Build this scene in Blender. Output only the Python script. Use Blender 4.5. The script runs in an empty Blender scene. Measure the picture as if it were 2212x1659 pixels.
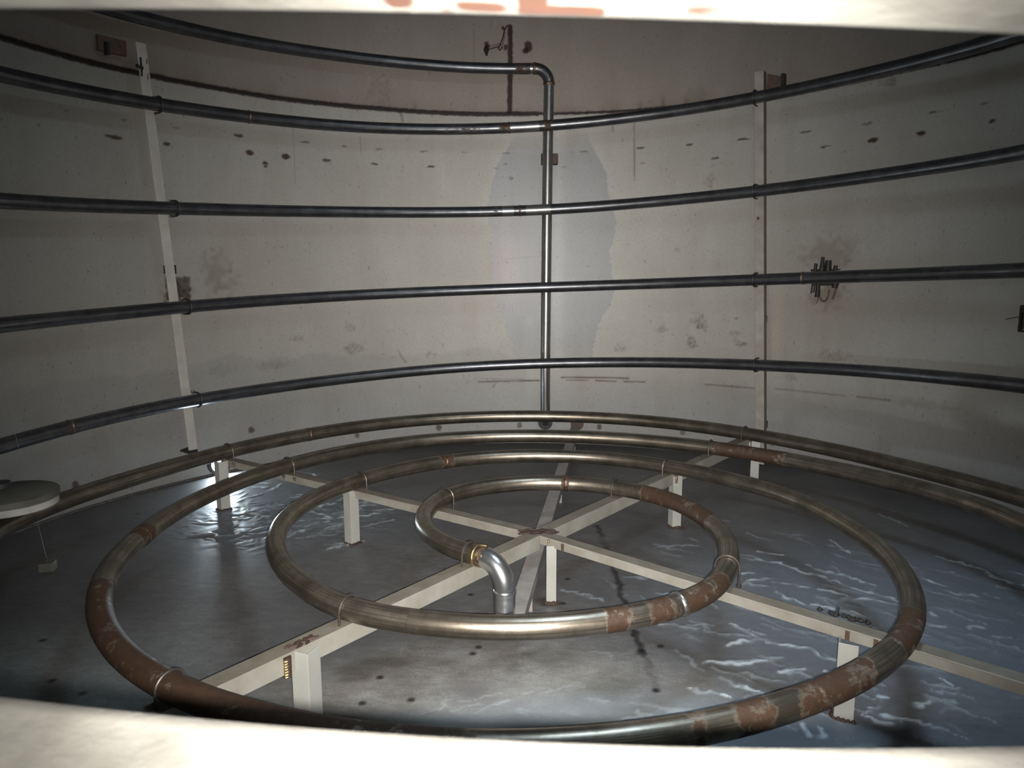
import bpy, math, random
import numpy as np
from mathutils import Vector, Matrix

# ---------------------------------------------------------------- scene, camera, light
scene = bpy.context.scene
COL = scene.collection
PI = math.pi
R = 3.0            # inside radius of the tank, metres
CAM = Vector((0.0, -3.17996, 1.45925))
FWD = Vector((-0.020266, 0.988276, -0.151327))
RIGHT = Vector((0.999794, 0.020146, -0.002331))
UP = Vector((-0.000745, 0.151343, 0.988481))

cd = bpy.data.cameras.new('camera')
cam = bpy.data.objects.new('camera', cd)
COL.objects.link(cam)
cam.matrix_world = Matrix(((RIGHT.x, UP.x, -FWD.x, CAM.x), (RIGHT.y, UP.y, -FWD.y, CAM.y),
                           (RIGHT.z, UP.z, -FWD.z, CAM.z), (0, 0, 0, 1)))
cd.sensor_width = 36.0
cd.lens = 36.0 * 1582.89 / 2212.0
cd.clip_start = 0.02
cd.dof.use_dof = True
cd.dof.focus_distance = 4.0
cd.dof.aperture_fstop = 15.0
scene.camera = cam

vs = scene.view_settings
vs.view_transform = 'Standard'
vs.look = 'None'
vs.gamma = 1.0
vs.use_curve_mapping = False
vs.exposure = 0.0

w = bpy.data.worlds.new('daylight')
scene.world = w
w.use_nodes = True
bg = w.node_tree.nodes['Background']
bg.inputs['Color'].default_value = (0.70, 0.87, 1.0, 1)
bg.inputs['Strength'].default_value = 12.0


def light(name, kind, loc, direction, energy, color, **kw):
    d = bpy.data.lights.new(name, kind)
    d.energy = energy
    d.color = color
    for k, v in kw.items():
        setattr(d, k, v)
    o = bpy.data.objects.new(name, d)
    COL.objects.link(o)
    o.location = loc
    o.rotation_euler = Vector(direction).to_track_quat('-Z', 'Y').to_euler()
    return o


# the phone's flash, beside its lens
light('flash', 'SPOT', CAM + RIGHT * 0.016 - UP * 0.010 - FWD * 0.004, FWD - RIGHT * 0.005 - UP * 0.01, 890.0,
      (1.0, 0.96, 0.905), spot_size=math.radians(82), spot_blend=1.0, shadow_soft_size=0.004)
# added weak wide light beside the flash, to brighten the neck
light('neck_fill', 'SPOT', CAM + RIGHT * 0.012 - UP * 0.010 - FWD * 0.004, FWD - RIGHT * 0.15, 70.0,
      (1.0, 0.95, 0.88), spot_size=math.radians(150), spot_blend=0.6, shadow_soft_size=0.004)
# added unseen area light: bluish fill over the right half of the floor
light('blue_floor_fill', 'AREA', (0.95, -1.15, 4.15), (0.06, -0.02, -1), 11.0, (0.60, 0.80, 1.0), shape='DISK', size=0.9,
      spread=math.radians(78))
# sampling portal for the daylight that enters through the manhole behind the camera
pt = light('manhole_portal', 'AREA', (0.0, -3.275, 1.41), (0, 1, 0), 1.0, (1, 1, 1), shape='RECTANGLE', size=0.70, size_y=0.34)
pt.data.cycles.is_portal = True
# daylight entering by the open drain hole low in the wall on the left
HA, HZ = -0.8495, 0.085
hp = Vector((math.sin(HA) * (R - 0.02), math.cos(HA) * (R - 0.02), HZ + 0.03))
light('drain_daylight', 'AREA', hp, (-math.sin(HA), -math.cos(HA) , -0.12), 13.0, (0.75, 0.9, 1.0), shape='DISK', size=0.12)

# ---------------------------------------------------------------- measured layout: azimuths (rad), heights and floor positions (m)
D = {
    'FLOOR': [(-146.2,0.482),(-126.0,0.466),(-105.6,0.459),(-83.8,0.464),(-60.9,0.487),(-44.3,0.501),(-16.1,0.509),(19.4,0.568),(44.4,0.637),(67.4,0.731),(85.6,0.782),(99.4,0.827),(112.5,0.878),(117.3,0.893),(132.6,0.961),(143.1,1.011),(150.2,1.014),(159.1,1.018),(171.1,1.024),(182.1,1.046),(192.8,1.055),(204.1,1.077),(213.3,1.102),(223.1,1.086),(235.5,1.078),(250.4,1.079),(260.8,1.085),(273.6,1.077),(289.2,1.062),(301.6,1.063),(319.8,1.062),(334.1,1.082),(365.9,1.116),(389.3,1.166),(401.9,1.175),(420.2,1.239),(436.9,1.334),(451.6,1.377),(464.8,1.458),(475.8,1.509),(483.3,1.546),(491.5,1.573),(498.1,1.59),(506.1,1.588),(514.9,1.588),(520.4,1.599),(526.5,1.596),(574.4,1.679),(582.5,1.699),(593.8,1.69),(603.0,1.687),(619.7,1.634),(629.4,1.623),(648.0,1.608),(662.6,1.614),(676.2,1.631),(698.8,1.644),(728.1,1.653),(749.3,1.698),(760.8,1.758),(779.7,1.859),(794.4,2.012),(806.4,2.172),(993.7,2.298),(1001.3,2.195),(1009.6,2.186),(1022.6,2.191),(1045.0,2.266),(1063.0,2.326),(1083.6,2.343),(1100.9,2.34),(1109.4,2.321),(1120.6,2.283),(1137.0,2.274),(1149.4,2.305),(1162.9,2.433)],
    'WALL': [(1368.1,0.574),(1376.5,0.591),(1386.0,0.604),(1409.3,0.64),(1424.8,0.683),(1443.2,0.717),(1466.2,0.756),(1477.2,0.773),(1493.8,0.806),(1513.8,0.844),(1721.8,1.193),(1733.5,1.204),(1745.5,1.236),(1769.8,1.282),(1803.1,1.334),(1825.7,1.373),(1836.6,1.399),(1852.9,1.428),(1872.4,1.461),(2083.3,1.827),(2096.7,1.85),(2104.7,1.87),(2130.3,1.909),(2147.7,1.923),(2163.3,1.943),(2185.3,2.002),(2196.3,2.027),(2211.9,2.063),(2231.0,2.08),(2444.8,2.466),(2452.1,2.479),(2463.3,2.499),(2476.8,2.517),(2490.8,2.525),(2507.9,2.551),(2523.2,2.585),(2535.4,2.621),(2544.9,2.65),(2555.9,2.674),(2566.8,2.699),(2576.9,2.708),(2584.5,2.696),(2827.6,3.013),(2838.1,3.028),(2851.5,3.042),(2861.0,3.041),(2870.7,3.028),(2880.5,3.034)],
    'RISER': [[0.0601,2.853],[0.0562,2.146],[0.0549,1.411],[0.0534,0.647],[0.054,0.314]],
    'BA': [[-0.844,-1.316],[-0.651,-0.986],[0.049,-0.074],[0.766,0.724],[1.46,1.738]],
    'BB': [[-1.819,1.177],[-0.925,0.548],[-0.373,0.199],[0.049,-0.074],[0.752,-0.676],[1.404,-1.232]],
    'C': [[-0.024,-0.322],[0.027,0.102],[0.369,2.699]],
    'feet': [[0.096,-0.081],[-0.972,0.696],[0.849,0.9]],
    'legtop': [[0.1,-0.106],[-0.692,-1.1],[1.038,-0.942],[1.565,1.792],[-1.875,1.17],[0.842,0.875],[-0.927,0.553]],
    'UB': [[-0.381,0.282],[-0.899,0.6],[-1.37,0.88],[-1.862,1.203],[0.444,0.447],[0.785,0.874],[1.148,1.332],[1.485,1.734],[-0.24,-0.458],[-0.583,-0.921],[-0.948,-1.386],[0.757,-0.557]],
    'ELB': [[-0.196,-0.467],[-0.164,-0.513],[-0.094,-0.241]],
    'LP': [[-0.9923,2.844],[-0.9829,2.627],[-0.9554,1.874],[-0.9422,1.234],[-0.9321,0.595],[-0.9372,0.255]],
    'RP': [[0.616,2.84],[0.6298,2.034],[0.6407,1.399],[0.654,0.769],[0.6623,0.295],[0.6669,0.03]],
    'SPOTS': [[-1.1301,2.405,0.0241,0.0055,0.4],[-1.0112,2.413,0.021,0.0045,0.4],[-1.1894,2.293,0.0138,0.0065,0.5],[-1.0371,2.297,0.0537,0.0125,0.9],[-0.8973,2.416,0.0222,0.006,0.6],[-0.9209,2.302,0.0219,0.0135,0.9],[-0.752,2.42,0.0367,0.011,0.9],[-0.7263,2.31,0.0321,0.018,1],[-0.6388,2.308,0.0314,0.02,1],[-0.6891,2.246,0.0222,0.0115,1],[-0.6895,2.223,0.0189,0.0065,0.9],[-0.5871,2.422,0.0351,0.0085,0.7],[-0.5347,2.305,0.0321,0.012,0.9],[-0.3975,2.415,0.0275,0.007,0.6],[-0.4108,2.3,0.0292,0.007,0.9],[-0.2795,2.414,0.0317,0.0055,0.6],[-0.2605,2.297,0.0337,0.007,1],[-0.1699,2.416,0.0262,0.0055,0.4],[-0.0571,2.413,0.0339,0.0055,0.5],[-0.0597,2.326,0.0189,0.0055,0.5],[-0.0862,2.296,0.0246,0.004,0.4],[-0.0422,2.216,0.0189,0.013,0.5],[0.1533,2.419,0.0354,0.0055,0.5],[0.1013,2.3,0.0244,0.0055,0.4],[0.3049,2.426,0.0329,0.007,0.8],[0.3107,2.308,0.0183,0.0055,0.5],[-0.488,2.418,0.0214,0.005,0.6],[0.4313,2.426,0.0305,0.007,0.9],[0.5666,2.432,0.0449,0.0085,0.9],[0.4976,2.312,0.03,0.0065,0.9],[0.7172,2.434,0.0442,0.0065,0.7],[0.7594,2.318,0.0195,0.008,0.9],[0.7722,2.317,0.021,0.003,0.6],[0.8574,2.431,0.0357,0.006,0.7],[0.8724,2.318,0.0339,0.015,1],[0.9757,2.317,0.0279,0.013,1],[0.9974,2.434,0.0246,0.0055,0.7],[1.0117,2.432,0.0173,0.0025,0.4],[1.1009,2.427,0.0288,0.005,0.5],[1.1187,2.316,0.0189,0.0095,0.9],[-0.7615,0.288,0.0229,0.023,0.8],[-1.1842,0.167,0.0207,0.03,0.8],[-0.4819,0.141,0.0191,0.023,0.7],[-0.2518,0.151,0.0237,0.03,0.8],[-0.0213,0.156,0.02,0.0265,0.7],[0.2074,0.155,0.0197,0.024,0.8],[0.4395,0.157,0.0228,0.023,0.6],[0.6783,0.144,0.0124,0.009,0.7],[-0.1065,3.236,0.0204,0.0335,1],[0.0029,3.232,0.0314,0.042,1],[-0.0045,3.201,0.0221,0.0205,1],[-0.0573,3.228,0.0166,0.0245,0.9],[-0.0633,3.371,0.0147,0.0135,1]],
    'EGG': [[-0.0294,2.583],[-0.0558,2.449],[-0.0849,2.314],[-0.1069,2.068],[-0.1099,1.89],[-0.095,1.729],[-0.098,1.51],[-0.0997,1.319],[-0.0781,1.122],[-0.0575,0.966],[-0.042,0.856],[-0.0447,0.73],[-0.05,0.631],[0.1893,0.638],[0.1884,0.81],[0.1967,0.97],[0.2139,1.097],[0.2351,1.19],[0.2444,1.319],[0.2344,1.507],[0.2299,1.634],[0.2322,1.66],[0.2442,1.759],[0.2446,1.881],[0.2248,2.069],[0.2149,2.266],[0.1856,2.416],[0.1601,2.573],[0.1262,2.68],[0.0143,2.687]],
    'WET': [[-0.0447,0.73],[-0.0786,0.806],[-0.1451,0.828],[-0.2116,0.812],[-0.2767,0.763],[-0.4289,0.788],[-0.5623,0.821],[-0.7147,0.823],[-0.7932,0.876],[-0.8893,0.844],[-0.9828,0.787],[-1.1239,0.82],[-1.2568,0.789],[-1.3184,0.803]],
    'LINES': [[[[-0.1369,0.535],[0.0354,0.543]],0.00576,0.9],[[[-0.129,0.562],[-0.0106,0.551]],0.0036,0.4],[[[0.0983,0.573],[0.2297,0.579],[0.2865,0.579]],0.00648,0.9],[[[0.1114,0.55],[0.1728,0.552]],0.00432,0.7],[[[0.1949,0.552],[0.2519,0.551]],0.005039999999999999,0.8],[[[0.2738,0.552],[0.3314,0.556]],0.005039999999999999,0.8],[[[0.4947,0.564],[0.6211,0.569]],0.00576,0.7],[[[0.6778,0.579],[0.8498,0.586]],0.005039999999999999,0.5],[[[0.8794,0.591],[0.9523,0.596]],0.00576,0.6],[[[0.2862,2.633],[0.2909,2.171]],0.0036,0.6],[[[-0.4463,2.496],[-0.4464,2.378]],0.00288,0.4],[[[-0.3612,0.821],[-0.3514,0.763],[-0.3402,0.719]],0.00576,0.6],[[[-0.0896,0.513],[-0.0976,0.489]],0.0072,0.4],[[[-0.062,1.563],[0.0534,1.592]],0.0036,0.2],[[[-0.4339,1.506],[-0.4342,1.477]],0.0036,0.5],[[[-0.62,2.686],[-0.617,2.44],[-0.6177,2.106]],0.0025199999999999997,0.35],[[[-0.0572,3.34],[-0.0659,3.242],[-0.0745,3.252],[-0.0991,3.233]],0.00468,0.9],[[[0.2872,2.499],[0.2894,2.214]],0.005039999999999999,0.3],[[[-0.1405,3.351],[-0.1413,3.126]],0.0036,0.35],[[[0.2289,2.607],[0.2304,2.568]],0.00576,0.7],[[[-0.3388,2.702],[-0.3332,2.636]],0.0108,0.6],[[[0.6414,1.342],[0.659,0.786]],0.018,0.2]],
    'BLOBS': [[-0.481,0.863,0.084,0.045,0.35],[-0.5061,0.86,0.037,0.023,0.3],[-0.2714,0.781,0.043,0.028,0.35],[0.3743,0.993,0.041,0.038,0.3],[0.2616,0.831,0.042,0.034,0.3],[0.4749,1.075,0.073,0.055,0.4],[0.4852,1.029,0.048,0.033,0.4],[0.4537,0.896,0.044,0.045,0.55],[0.5837,0.904,0.046,0.016,0.5],[0.5688,1.102,0.032,0.009,0.5],[0.5706,0.977,0.039,0.025,0.25],[0.815,0.864,0.099,0.037,0.35],[0.7053,0.675,0.069,0.024,0.25],[0.833,0.796,0.115,0.013,0.3],[0.4075,1.628,0.033,0.025,0.3],[0.4891,2.149,0.043,0.052,0.3],[0.5713,0.931,0.025,0.017,0.3],[-0.8276,1.455,0.1,0.146,0.3],[-0.7896,1.389,0.068,0.1,0.2],[0.7885,1.59,0.18,0.097,0.3],[0.7892,1.298,0.116,0.081,0.4],[0.8941,2.666,0.061,0.024,0.4],[-0.3917,2.873,0.09,0.103,0.25],[-0.8255,0.759,0.102,0.051,0.15],[-0.6968,0.759,0.107,0.028,0.25],[1.0034,0.603,0.245,0.028,0.2],[0.4402,2.775,0.106,0.068,0.2],[0.6382,2.413,0.04,0.049,-0.2],[-0.6335,0.96,0.054,0.025,0.25],[-0.4915,1.032,0.045,0.033,0.25],[-0.9184,1.331,0.081,0.079,0.9],[0.0088,1.063,0.039,0.039,-0.2]],
    'PAD': [[-0.9446,1.357],[-0.8917,1.354],[-0.915,1.424],[-0.9185,1.28]],
    'RBR': [[0.0375,2.354],[0.083,2.352],[0.0602,2.393],[0.0603,2.313]],
    'SEAMV': [[-0.0449,3.381],[-0.0452,3.06],[-0.0467,2.741]],
    'VEINS': [[[[1.136,0.417],[1.233,0.398],[1.286,0.368],[1.337,0.271],[1.407,0.216],[1.475,0.145],[1.533,0.059],[1.61,0.01],[1.663,-0.053]],0.9],[[[1.22,0.535],[1.264,0.492],[1.322,0.472]],0.9],[[[1.417,0.34],[1.452,0.273],[1.543,0.218],[1.59,0.155],[1.644,0.112]],0.9],[[[0.999,0.102],[1.074,0.156],[1.184,0.176]],0.9],[[[1.179,0.14],[1.241,0.106],[1.319,0.081]],0.9],[[[1.359,0.073],[1.403,0.04],[1.468,-0.008]],0.9],[[[1.422,-0.033],[1.514,-0.031],[1.593,-0.07],[1.644,-0.092]],0.9],[[[1.247,-0.083],[1.297,-0.12],[1.384,-0.157],[1.462,-0.206]],0.9],[[[1.028,0.244],[1.116,0.245]],0.9],[[[2.116,0.472],[2.149,0.431],[2.199,0.381],[2.251,0.313],[2.244,0.228],[2.288,0.157],[2.332,0.122]],0.9],[[[1.937,0.065],[1.963,0.024],[2.048,0.001]],0.9],[[[1.903,0.178],[1.946,0.134],[1.963,0.1]],0.9],[[[2.386,0.286],[2.41,0.24]],0.9],[[[2.047,0.263],[2.1,0.263]],0.9],[[[2.084,0.026],[2.115,-0.014]],0.9],[[[0.841,-0.293],[0.894,-0.333],[0.927,-0.391],[0.966,-0.428],[1.007,-0.453],[1.072,-0.476],[1.108,-0.493],[1.117,-0.546],[1.177,-0.573]],0.9],[[[0.791,-0.456],[0.866,-0.43],[0.947,-0.41]],0.9],[[[0.672,-0.593],[0.818,-0.596],[0.915,-0.583]],0.9],[[[0.928,-0.649],[1.034,-0.642]],0.9],[[[0.713,-0.705],[0.733,-0.735],[0.791,-0.764],[0.825,-0.811]],0.9],[[[0.587,-0.767],[0.641,-0.791],[0.695,-0.814]],0.9],[[[1.738,-0.159],[1.763,-0.187]],0.9],[[[1.687,-0.266],[1.741,-0.286]],0.9],[[[1.83,-0.298],[1.897,-0.304]],0.9],[[[1.883,-0.376],[1.934,-0.375]],0.9],[[[1.115,-0.92],[1.152,-0.941],[1.182,-0.961]],0.9],[[[1.182,-0.919],[1.235,-0.948],[1.315,-0.968]],0.9],[[[1.228,-0.8],[1.262,-0.818]],0.9],[[[1.158,-0.871],[1.186,-0.879]],0.9],[[[0.889,-0.975],[0.908,-1.043]],0.9],[[[0.942,-0.982],[0.935,-1.05]],0.9],[[[1.486,-0.692],[1.511,-0.727]],0.9],[[[1.324,-0.868],[1.349,-0.836],[1.461,-0.834]],0.9],[[[1.164,-0.013],[1.182,-0.06],[1.212,-0.091]],0.9],[[[1.655,0.7],[1.683,0.586],[1.687,0.498]],0.9],[[[1.107,-0.646],[1.134,-0.677]],0.9],[[[-0.225,-0.852],[-0.097,-0.822],[0.012,-0.801],[0.123,-0.775],[0.208,-0.753]],0.18],[[[-0.338,-0.931],[-0.257,-0.857],[-0.226,-0.838]],0.18],[[[0.207,-0.836],[0.282,-0.839]],0.18],[[[-0.25,-0.921],[-0.148,-0.869]],0.18],[[[-0.172,-0.919],[-0.042,-0.845]],0.18],[[[0.343,-0.866],[0.412,-0.865]],0.18],[[[-1.867,1.332],[-1.825,1.423],[-1.767,1.493],[-1.735,1.565],[-1.725,1.664],[-1.703,1.728]],1.0],[[[-1.921,1.636],[-1.845,1.65],[-1.78,1.65]],1.0],[[[-1.575,1.472],[-1.491,1.473]],1.0],[[[-1.557,1.415],[-1.463,1.427]],1.0],[[[-1.75,0.987],[-1.674,1.007],[-1.631,1.046]],1.0],[[[-1.339,0.955],[-1.255,0.994],[-1.1,1.034]],1.0],[[[-1.013,1.045],[-0.898,1.115]],1.0],[[[-1.049,1.173],[-1.027,1.257],[-1.005,1.278]],1.0],[[[-1.31,1.232],[-1.271,1.286],[-1.226,1.297]],1.0],[[[-1.951,1.456],[-1.922,1.491],[-1.914,1.563]],1.0],[[[-1.881,1.422],[-1.868,1.515]],1.0],[[[-1.904,1.79],[-1.818,1.739]],1.0],[[[-1.625,2.014],[-1.515,1.959]],1.0],[[[-1.679,1.104],[-1.618,1.027]],1.0],[[[-1.577,1.229],[-1.548,1.261]],1.0]],
    'CRACK': [[0.41,0.909],[0.419,0.731],[0.428,0.502],[0.432,0.258],[0.437,0.077],[0.433,-0.087],[0.443,-0.36],[0.447,-0.498],[0.45,-0.613],[0.458,-0.719],[0.454,-0.789]],
    'DOTS': [[-0.189,-0.49],[-0.208,-0.54],[-0.534,-0.714],[-0.563,-0.876],[-0.398,-0.853],[0.527,-0.472],[0.015,-0.132],[0.161,-0.099],[0.448,-0.507],[0.455,-0.782],[-0.256,-0.018],[0.105,-0.108],[0.196,0.161],[-1.943,-0.464],[-1.559,-0.833],[-1.717,-0.754],[-2.383,1.088]],
    'FBLOB': [[-0.638,-0.674],[-0.585,-0.641],[-0.237,-0.651],[-0.066,-0.599],[0.11,-0.563],[-0.411,-0.638],[0.318,-0.75],[-0.454,-0.792],[-0.726,-1.081]],
    'RIMT': [[-0.1918,1.5511],[-0.107,1.5494],[-0.0054,1.5476],[0.0599,1.5442],[0.1422,1.5414],[0.177,1.5387]],
    'RIMB': [[-0.2207,1.2871],[-0.1623,1.2816],[-0.0769,1.2741],[-0.0266,1.2709],[0.0658,1.2675],[0.1268,1.2678],[0.2044,1.2702]],
    'HOLE': [[-0.8495,0.073],[-0.8793,0.091],[-0.8194,0.056],[-0.8515,-0.019]],
    'NOZ': [[0.053,0.162],[0.0345,0.161],[0.1442,0.164]],
    'BLOCK': [[-2.375,0.228]],
    'WIRET': [[-1.3885,0.917]],
    'LID': [[-2.292,-0.09],[-2.106,-0.087]],
    'FIT': [[0.7941,1.413],[0.7649,1.478],[0.8202,1.477],[0.7878,1.551],[0.7968,1.284]],
    'RB': [[1.2193,1.187],[1.2158,1.259],[1.2204,1.13],[1.1923,1.177]],
    'DEB': [[1.043,-0.89],[1.064,-0.84]],
    'CLIP': [[-0.993,2.707]],
    'LBR': [[-1.0303,2.835],[-0.9704,2.877],[-0.9725,2.798],[-1.0177,2.768]],
    'WELDF': {'a':[-0.473,0.973],'b':[0.204,0.536],'c':[-1.466,1.662],'d':[-1.609,-0.275],'e':[0.502,-0.87],'f':[-0.194,-0.471]},
    'RUSTF': {'F1r':[[0.611,0.332],[0.805,-0.04]],'f12a':[[0.251,-1.004],[0.319,-0.988]],'f12b':[[0.393,-0.939],[0.459,-0.905]],'f12c':[[0.519,-0.87],[0.675,-0.71]],'f23a':[[0.381,-1.555],[0.417,-1.546]],'f23b':[[0.514,-1.517],[0.58,-1.487]],'f23c':[[0.678,-1.436],[0.798,-1.371]],'f23d':[[0.798,-1.371],[0.932,-1.29]],'f23e':[[1.07,-1.176],[1.242,-0.973]],'f3l':[[-1.212,-1.186],[-0.629,-1.487]],'f3b':[[1.21,1.272],[1.484,1.07]]},
    'WW': [[-0.7544,2.517],[-0.1796,2.554],[-0.05,2.57],[0.0344,2.579],[-0.0704,1.929],[-0.0203,1.933],[0.068,1.946],[-1.239,0.573],[0.7612,1.414],[0.0162,0.716],[0.0841,0.717]],
}

# ---------------------------------------------------------------- helpers
def tag(o, label=None, cat=None, group=None, kind=None):
    if label: o['label'] = label
    if cat: o['category'] = cat
    if group: o['group'] = group
    if kind: o['kind'] = kind
    return o


def empty(name, loc=(0, 0, 0), label=None, cat=None, group=None):
    o = bpy.data.objects.new(name, None)
    COL.objects.link(o)
    o.location = loc
    o.empty_display_size = 0.1
    return tag(o, label, cat, group)


class MB:
    """collects verts and faces for one mesh; attrs hold one float per vertex"""
    def __init__(self):
        self.v, self.f, self.rust, self.tc = [], [], [], []

    def add(self, vs_, fs, rust=0.0, tc=None):
        b = len(self.v)
        self.v += [tuple(p) for p in vs_]
        self.f += [tuple(i + b for i in f) for f in fs]
        if np.ndim(rust) == 0:
            rust = [rust] * len(vs_)
        self.rust += list(rust)
        self.tc += list(tc) if tc is not None else [(0.0, 0.0, 0.0)] * len(vs_)
        return self

    def box(self, c, ax, ay, az):
        c, ax, ay, az = map(Vector, (c, ax, ay, az))
        vs_ = [c + ax * i + ay * j + az * k for k in (-1, 1) for j in (-1, 1) for i in (-1, 1)]
        fs = [(0, 2, 3, 1), (4, 5, 7, 6), (0, 1, 5, 4), (2, 6, 7, 3), (0, 4, 6, 2), (1, 3, 7, 5)]
        return self.add(vs_, fs)

    def tube(self, pts, rad, n=20, caps=True, rust=None, up=(0, 0, 1)):
        pts = [Vector(p) for p in pts]
        N = len(pts)
        rads = [rad] * N if np.ndim(rad) == 0 else rad
        vs_, rr, tc = [], [], []
        run = 0.0
        up = Vector(up)
        prev = None
        for i, p in enumerate(pts):
            t = (pts[min(i + 1, N - 1)] - pts[max(i - 1, 0)]).normalized()
            if prev is None:
                a = t.cross(up)
                if a.length < 1e-3: a = t.cross(Vector((1, 0, 0)))
                a.normalize()
            else:
                a = (prev - t * prev.dot(t)).normalized()
            prev = a
            b = t.cross(a)
            if i: run += (p - pts[i - 1]).length
            for j in range(n):
                q = 2 * PI * j / n
                tc.append((math.cos(q), math.sin(q), run))
                vs_.append(p + (a * math.cos(q) + b * math.sin(q)) * rads[i])
                rr.append(0.0 if rust is None else rust[i])
        fs = []
        for i in range(N - 1):
            for j in range(n):
                fs.append((i * n + j, i * n + (j + 1) % n, (i + 1) * n + (j + 1) % n, (i + 1) * n + j))
        if caps:
            fs.append(tuple(range(n - 1, -1, -1)))
            fs.append(tuple((N - 1) * n + j for j in range(n)))
        return self.add(vs_, fs, rr, tc)

    def prism(self, prof, p0, p1, side, up):
        """closed 2-D profile [(s, u)] swept from p0 to p1"""
        p0, p1, side, up = map(Vector, (p0, p1, side, up))
        n = len(prof)
        vs_ = [p0 + side * s + up * u for s, u in prof] + [p1 + side * s + up * u for s, u in prof]
        fs = [(j, (j + 1) % n, n + (j + 1) % n, n + j) for j in range(n)]
        fs += [tuple(range(n - 1, -1, -1)), tuple(range(n, 2 * n))]
        return self.add(vs_, fs)

    def torus(self, c, axis, rmaj, rmin, n=32, m=8):
        c, axis = Vector(c), Vector(axis).normalized()
        a = axis.orthogonal().normalized()
        b = axis.cross(a)
        vs_, fs = [], []
        for i in range(n):
            q = 2 * PI * i / n
            d = a * math.cos(q) + b * math.sin(q)
            for j in range(m):
                s = 2 * PI * j / m
                vs_.append(c + d * (rmaj + rmin * math.cos(s)) + axis * rmin * math.sin(s))
        for i in range(n):
            for j in range(m):
                fs.append((i * m + j, ((i + 1) % n) * m + j, ((i + 1) % n) * m + (j + 1) % m, i * m + (j + 1) % m))
        return self.add(vs_, fs)

    def cyl(self, c0, c1, r0, r1=None, n=24):
        return self.tube([c0, c1], [r0, r0 if r1 is None else r1], n)

    def build(self, name, mat, parent=None, smooth=True, bevel=0.0, sharp=40):
        me = bpy.data.meshes.new(name)
        me.from_pydata(self.v, [], self.f)
        me.update()
        if any(self.rust):
            at = me.attributes.new('rust', 'FLOAT', 'POINT')
            at.data.foreach_set('value', np.array(self.rust, dtype=np.float32))
        if any(t_[0] or t_[1] for t_ in self.tc[:4]):
            at = me.attributes.new('tubeco', 'FLOAT_VECTOR', 'POINT')
            at.data.foreach_set('vector', np.array(self.tc, dtype=np.float32).ravel())
        if smooth:
            me.polygons.foreach_set('use_smooth', [True] * len(me.polygons))
            me.set_sharp_from_angle(angle=math.radians(sharp))
        me.materials.append(mat)
        o = bpy.data.objects.new(name, me)
        COL.objects.link(o)
        if parent is not None:
            o.parent = parent
            o.matrix_parent_inverse = Matrix.Translation(-Vector(parent.location)) if parent.type == 'EMPTY' else Matrix()
        if bevel:
            m = o.modifiers.new('bevel', 'BEVEL')
            m.width = bevel
            m.segments = 2
            m.limit_method = 'ANGLE'
        return o


def cyl_pt(az, r, z):
    return Vector((math.sin(az) * r, math.cos(az) * r, z))


# ---------------------------------------------------------------- materials
def new_mat(name):
    m = bpy.data.materials.new(name)
    m.use_nodes = True
    nt = m.node_tree
    return m, nt, nt.nodes['Principled BSDF']


def N(nt, kind, **kw):
    n = nt.nodes.new(kind)
    for k, v in kw.items():
        if k in n.inputs.keys() if isinstance(k, str) else False:
            n.inputs[k].default_value = v
        else:
            setattr(n, k, v)
    return n


def noise(nt, scale, detail=6, rough=0.6, stretch=None, coord='Object', dist=0.0):
    tc = nt.nodes.new('ShaderNodeTexCoord')
    mp = nt.nodes.new('ShaderNodeMapping')
    if stretch: mp.inputs['Scale'].default_value = stretch
    nt.links.new(tc.outputs[coord], mp.inputs['Vector'])
    n = nt.nodes.new('ShaderNodeTexNoise')
    n.inputs['Scale'].default_value = scale
    n.inputs['Detail'].default_value = detail
    n.inputs['Roughness'].default_value = rough
    n.inputs['Distortion'].default_value = dist
    nt.links.new(mp.outputs['Vector'], n.inputs['Vector'])
    return n.outputs['Fac']


def ramp(nt, src, stops):
    r = nt.nodes.new('ShaderNodeValToRGB')
    e = r.color_ramp.elements
    while len(e) < len(stops): e.new(0.5)
    for el, (p, c) in zip(e, stops):
        el.position = p
        el.color = (c, c, c, 1) if np.ndim(c) == 0 else (*c, 1)
    nt.links.new(src, r.inputs['Fac'])
    return r.outputs['Color']


def mix(nt, fac, a, b, mode='MIX'):
    m = nt.nodes.new('ShaderNodeMix')
    m.data_type = 'RGBA'
    m.blend_type = mode
    for s, v in ((m.inputs[0], fac), (m.inputs[6], a), (m.inputs[7], b)):
        if hasattr(v, 'links'): nt.links.new(v, s)
        elif np.ndim(v) == 0: s.default_value = v
        else: s.default_value = (*v, 1) if len(v) == 3 else v
    return m.outputs[2]


def bump(nt, bsdf, src, strength, dist=0.002):
    b = nt.nodes.new('ShaderNodeBump')
    b.inputs['Strength'].default_value = strength
    b.inputs['Distance'].default_value = dist
    nt.links.new(src, b.inputs['Height'])
    nt.links.new(b.outputs['Normal'], bsdf.inputs['Normal'])
    return b


def attr(nt, name):
    a = nt.nodes.new('ShaderNodeAttribute')
    a.attribute_name = name
    return a


def mat_plain(name, col, rough=0.5, metal=0.0, vary=0.25, scale=12, bmp=0.1, col2=None, stretch=None, spec=0.5):
    m, nt, b = new_mat(name)
    f = noise(nt, scale, stretch=stretch)
    lo = tuple(c * (1 - vary) for c in col) if col2 is None else col2
    c = mix(nt, ramp(nt, f, [(0.35, 0.0), (0.65, 1.0)]), lo, col)
    nt.links.new(c, b.inputs['Base Color'])
    b.inputs['Roughness'].default_value = rough
    b.inputs['Metallic'].default_value = metal
    b.inputs['Specular IOR Level'].default_value = spec
    if bmp: bump(nt, b, noise(nt, scale * 8, 3), bmp)
    return m


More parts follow.
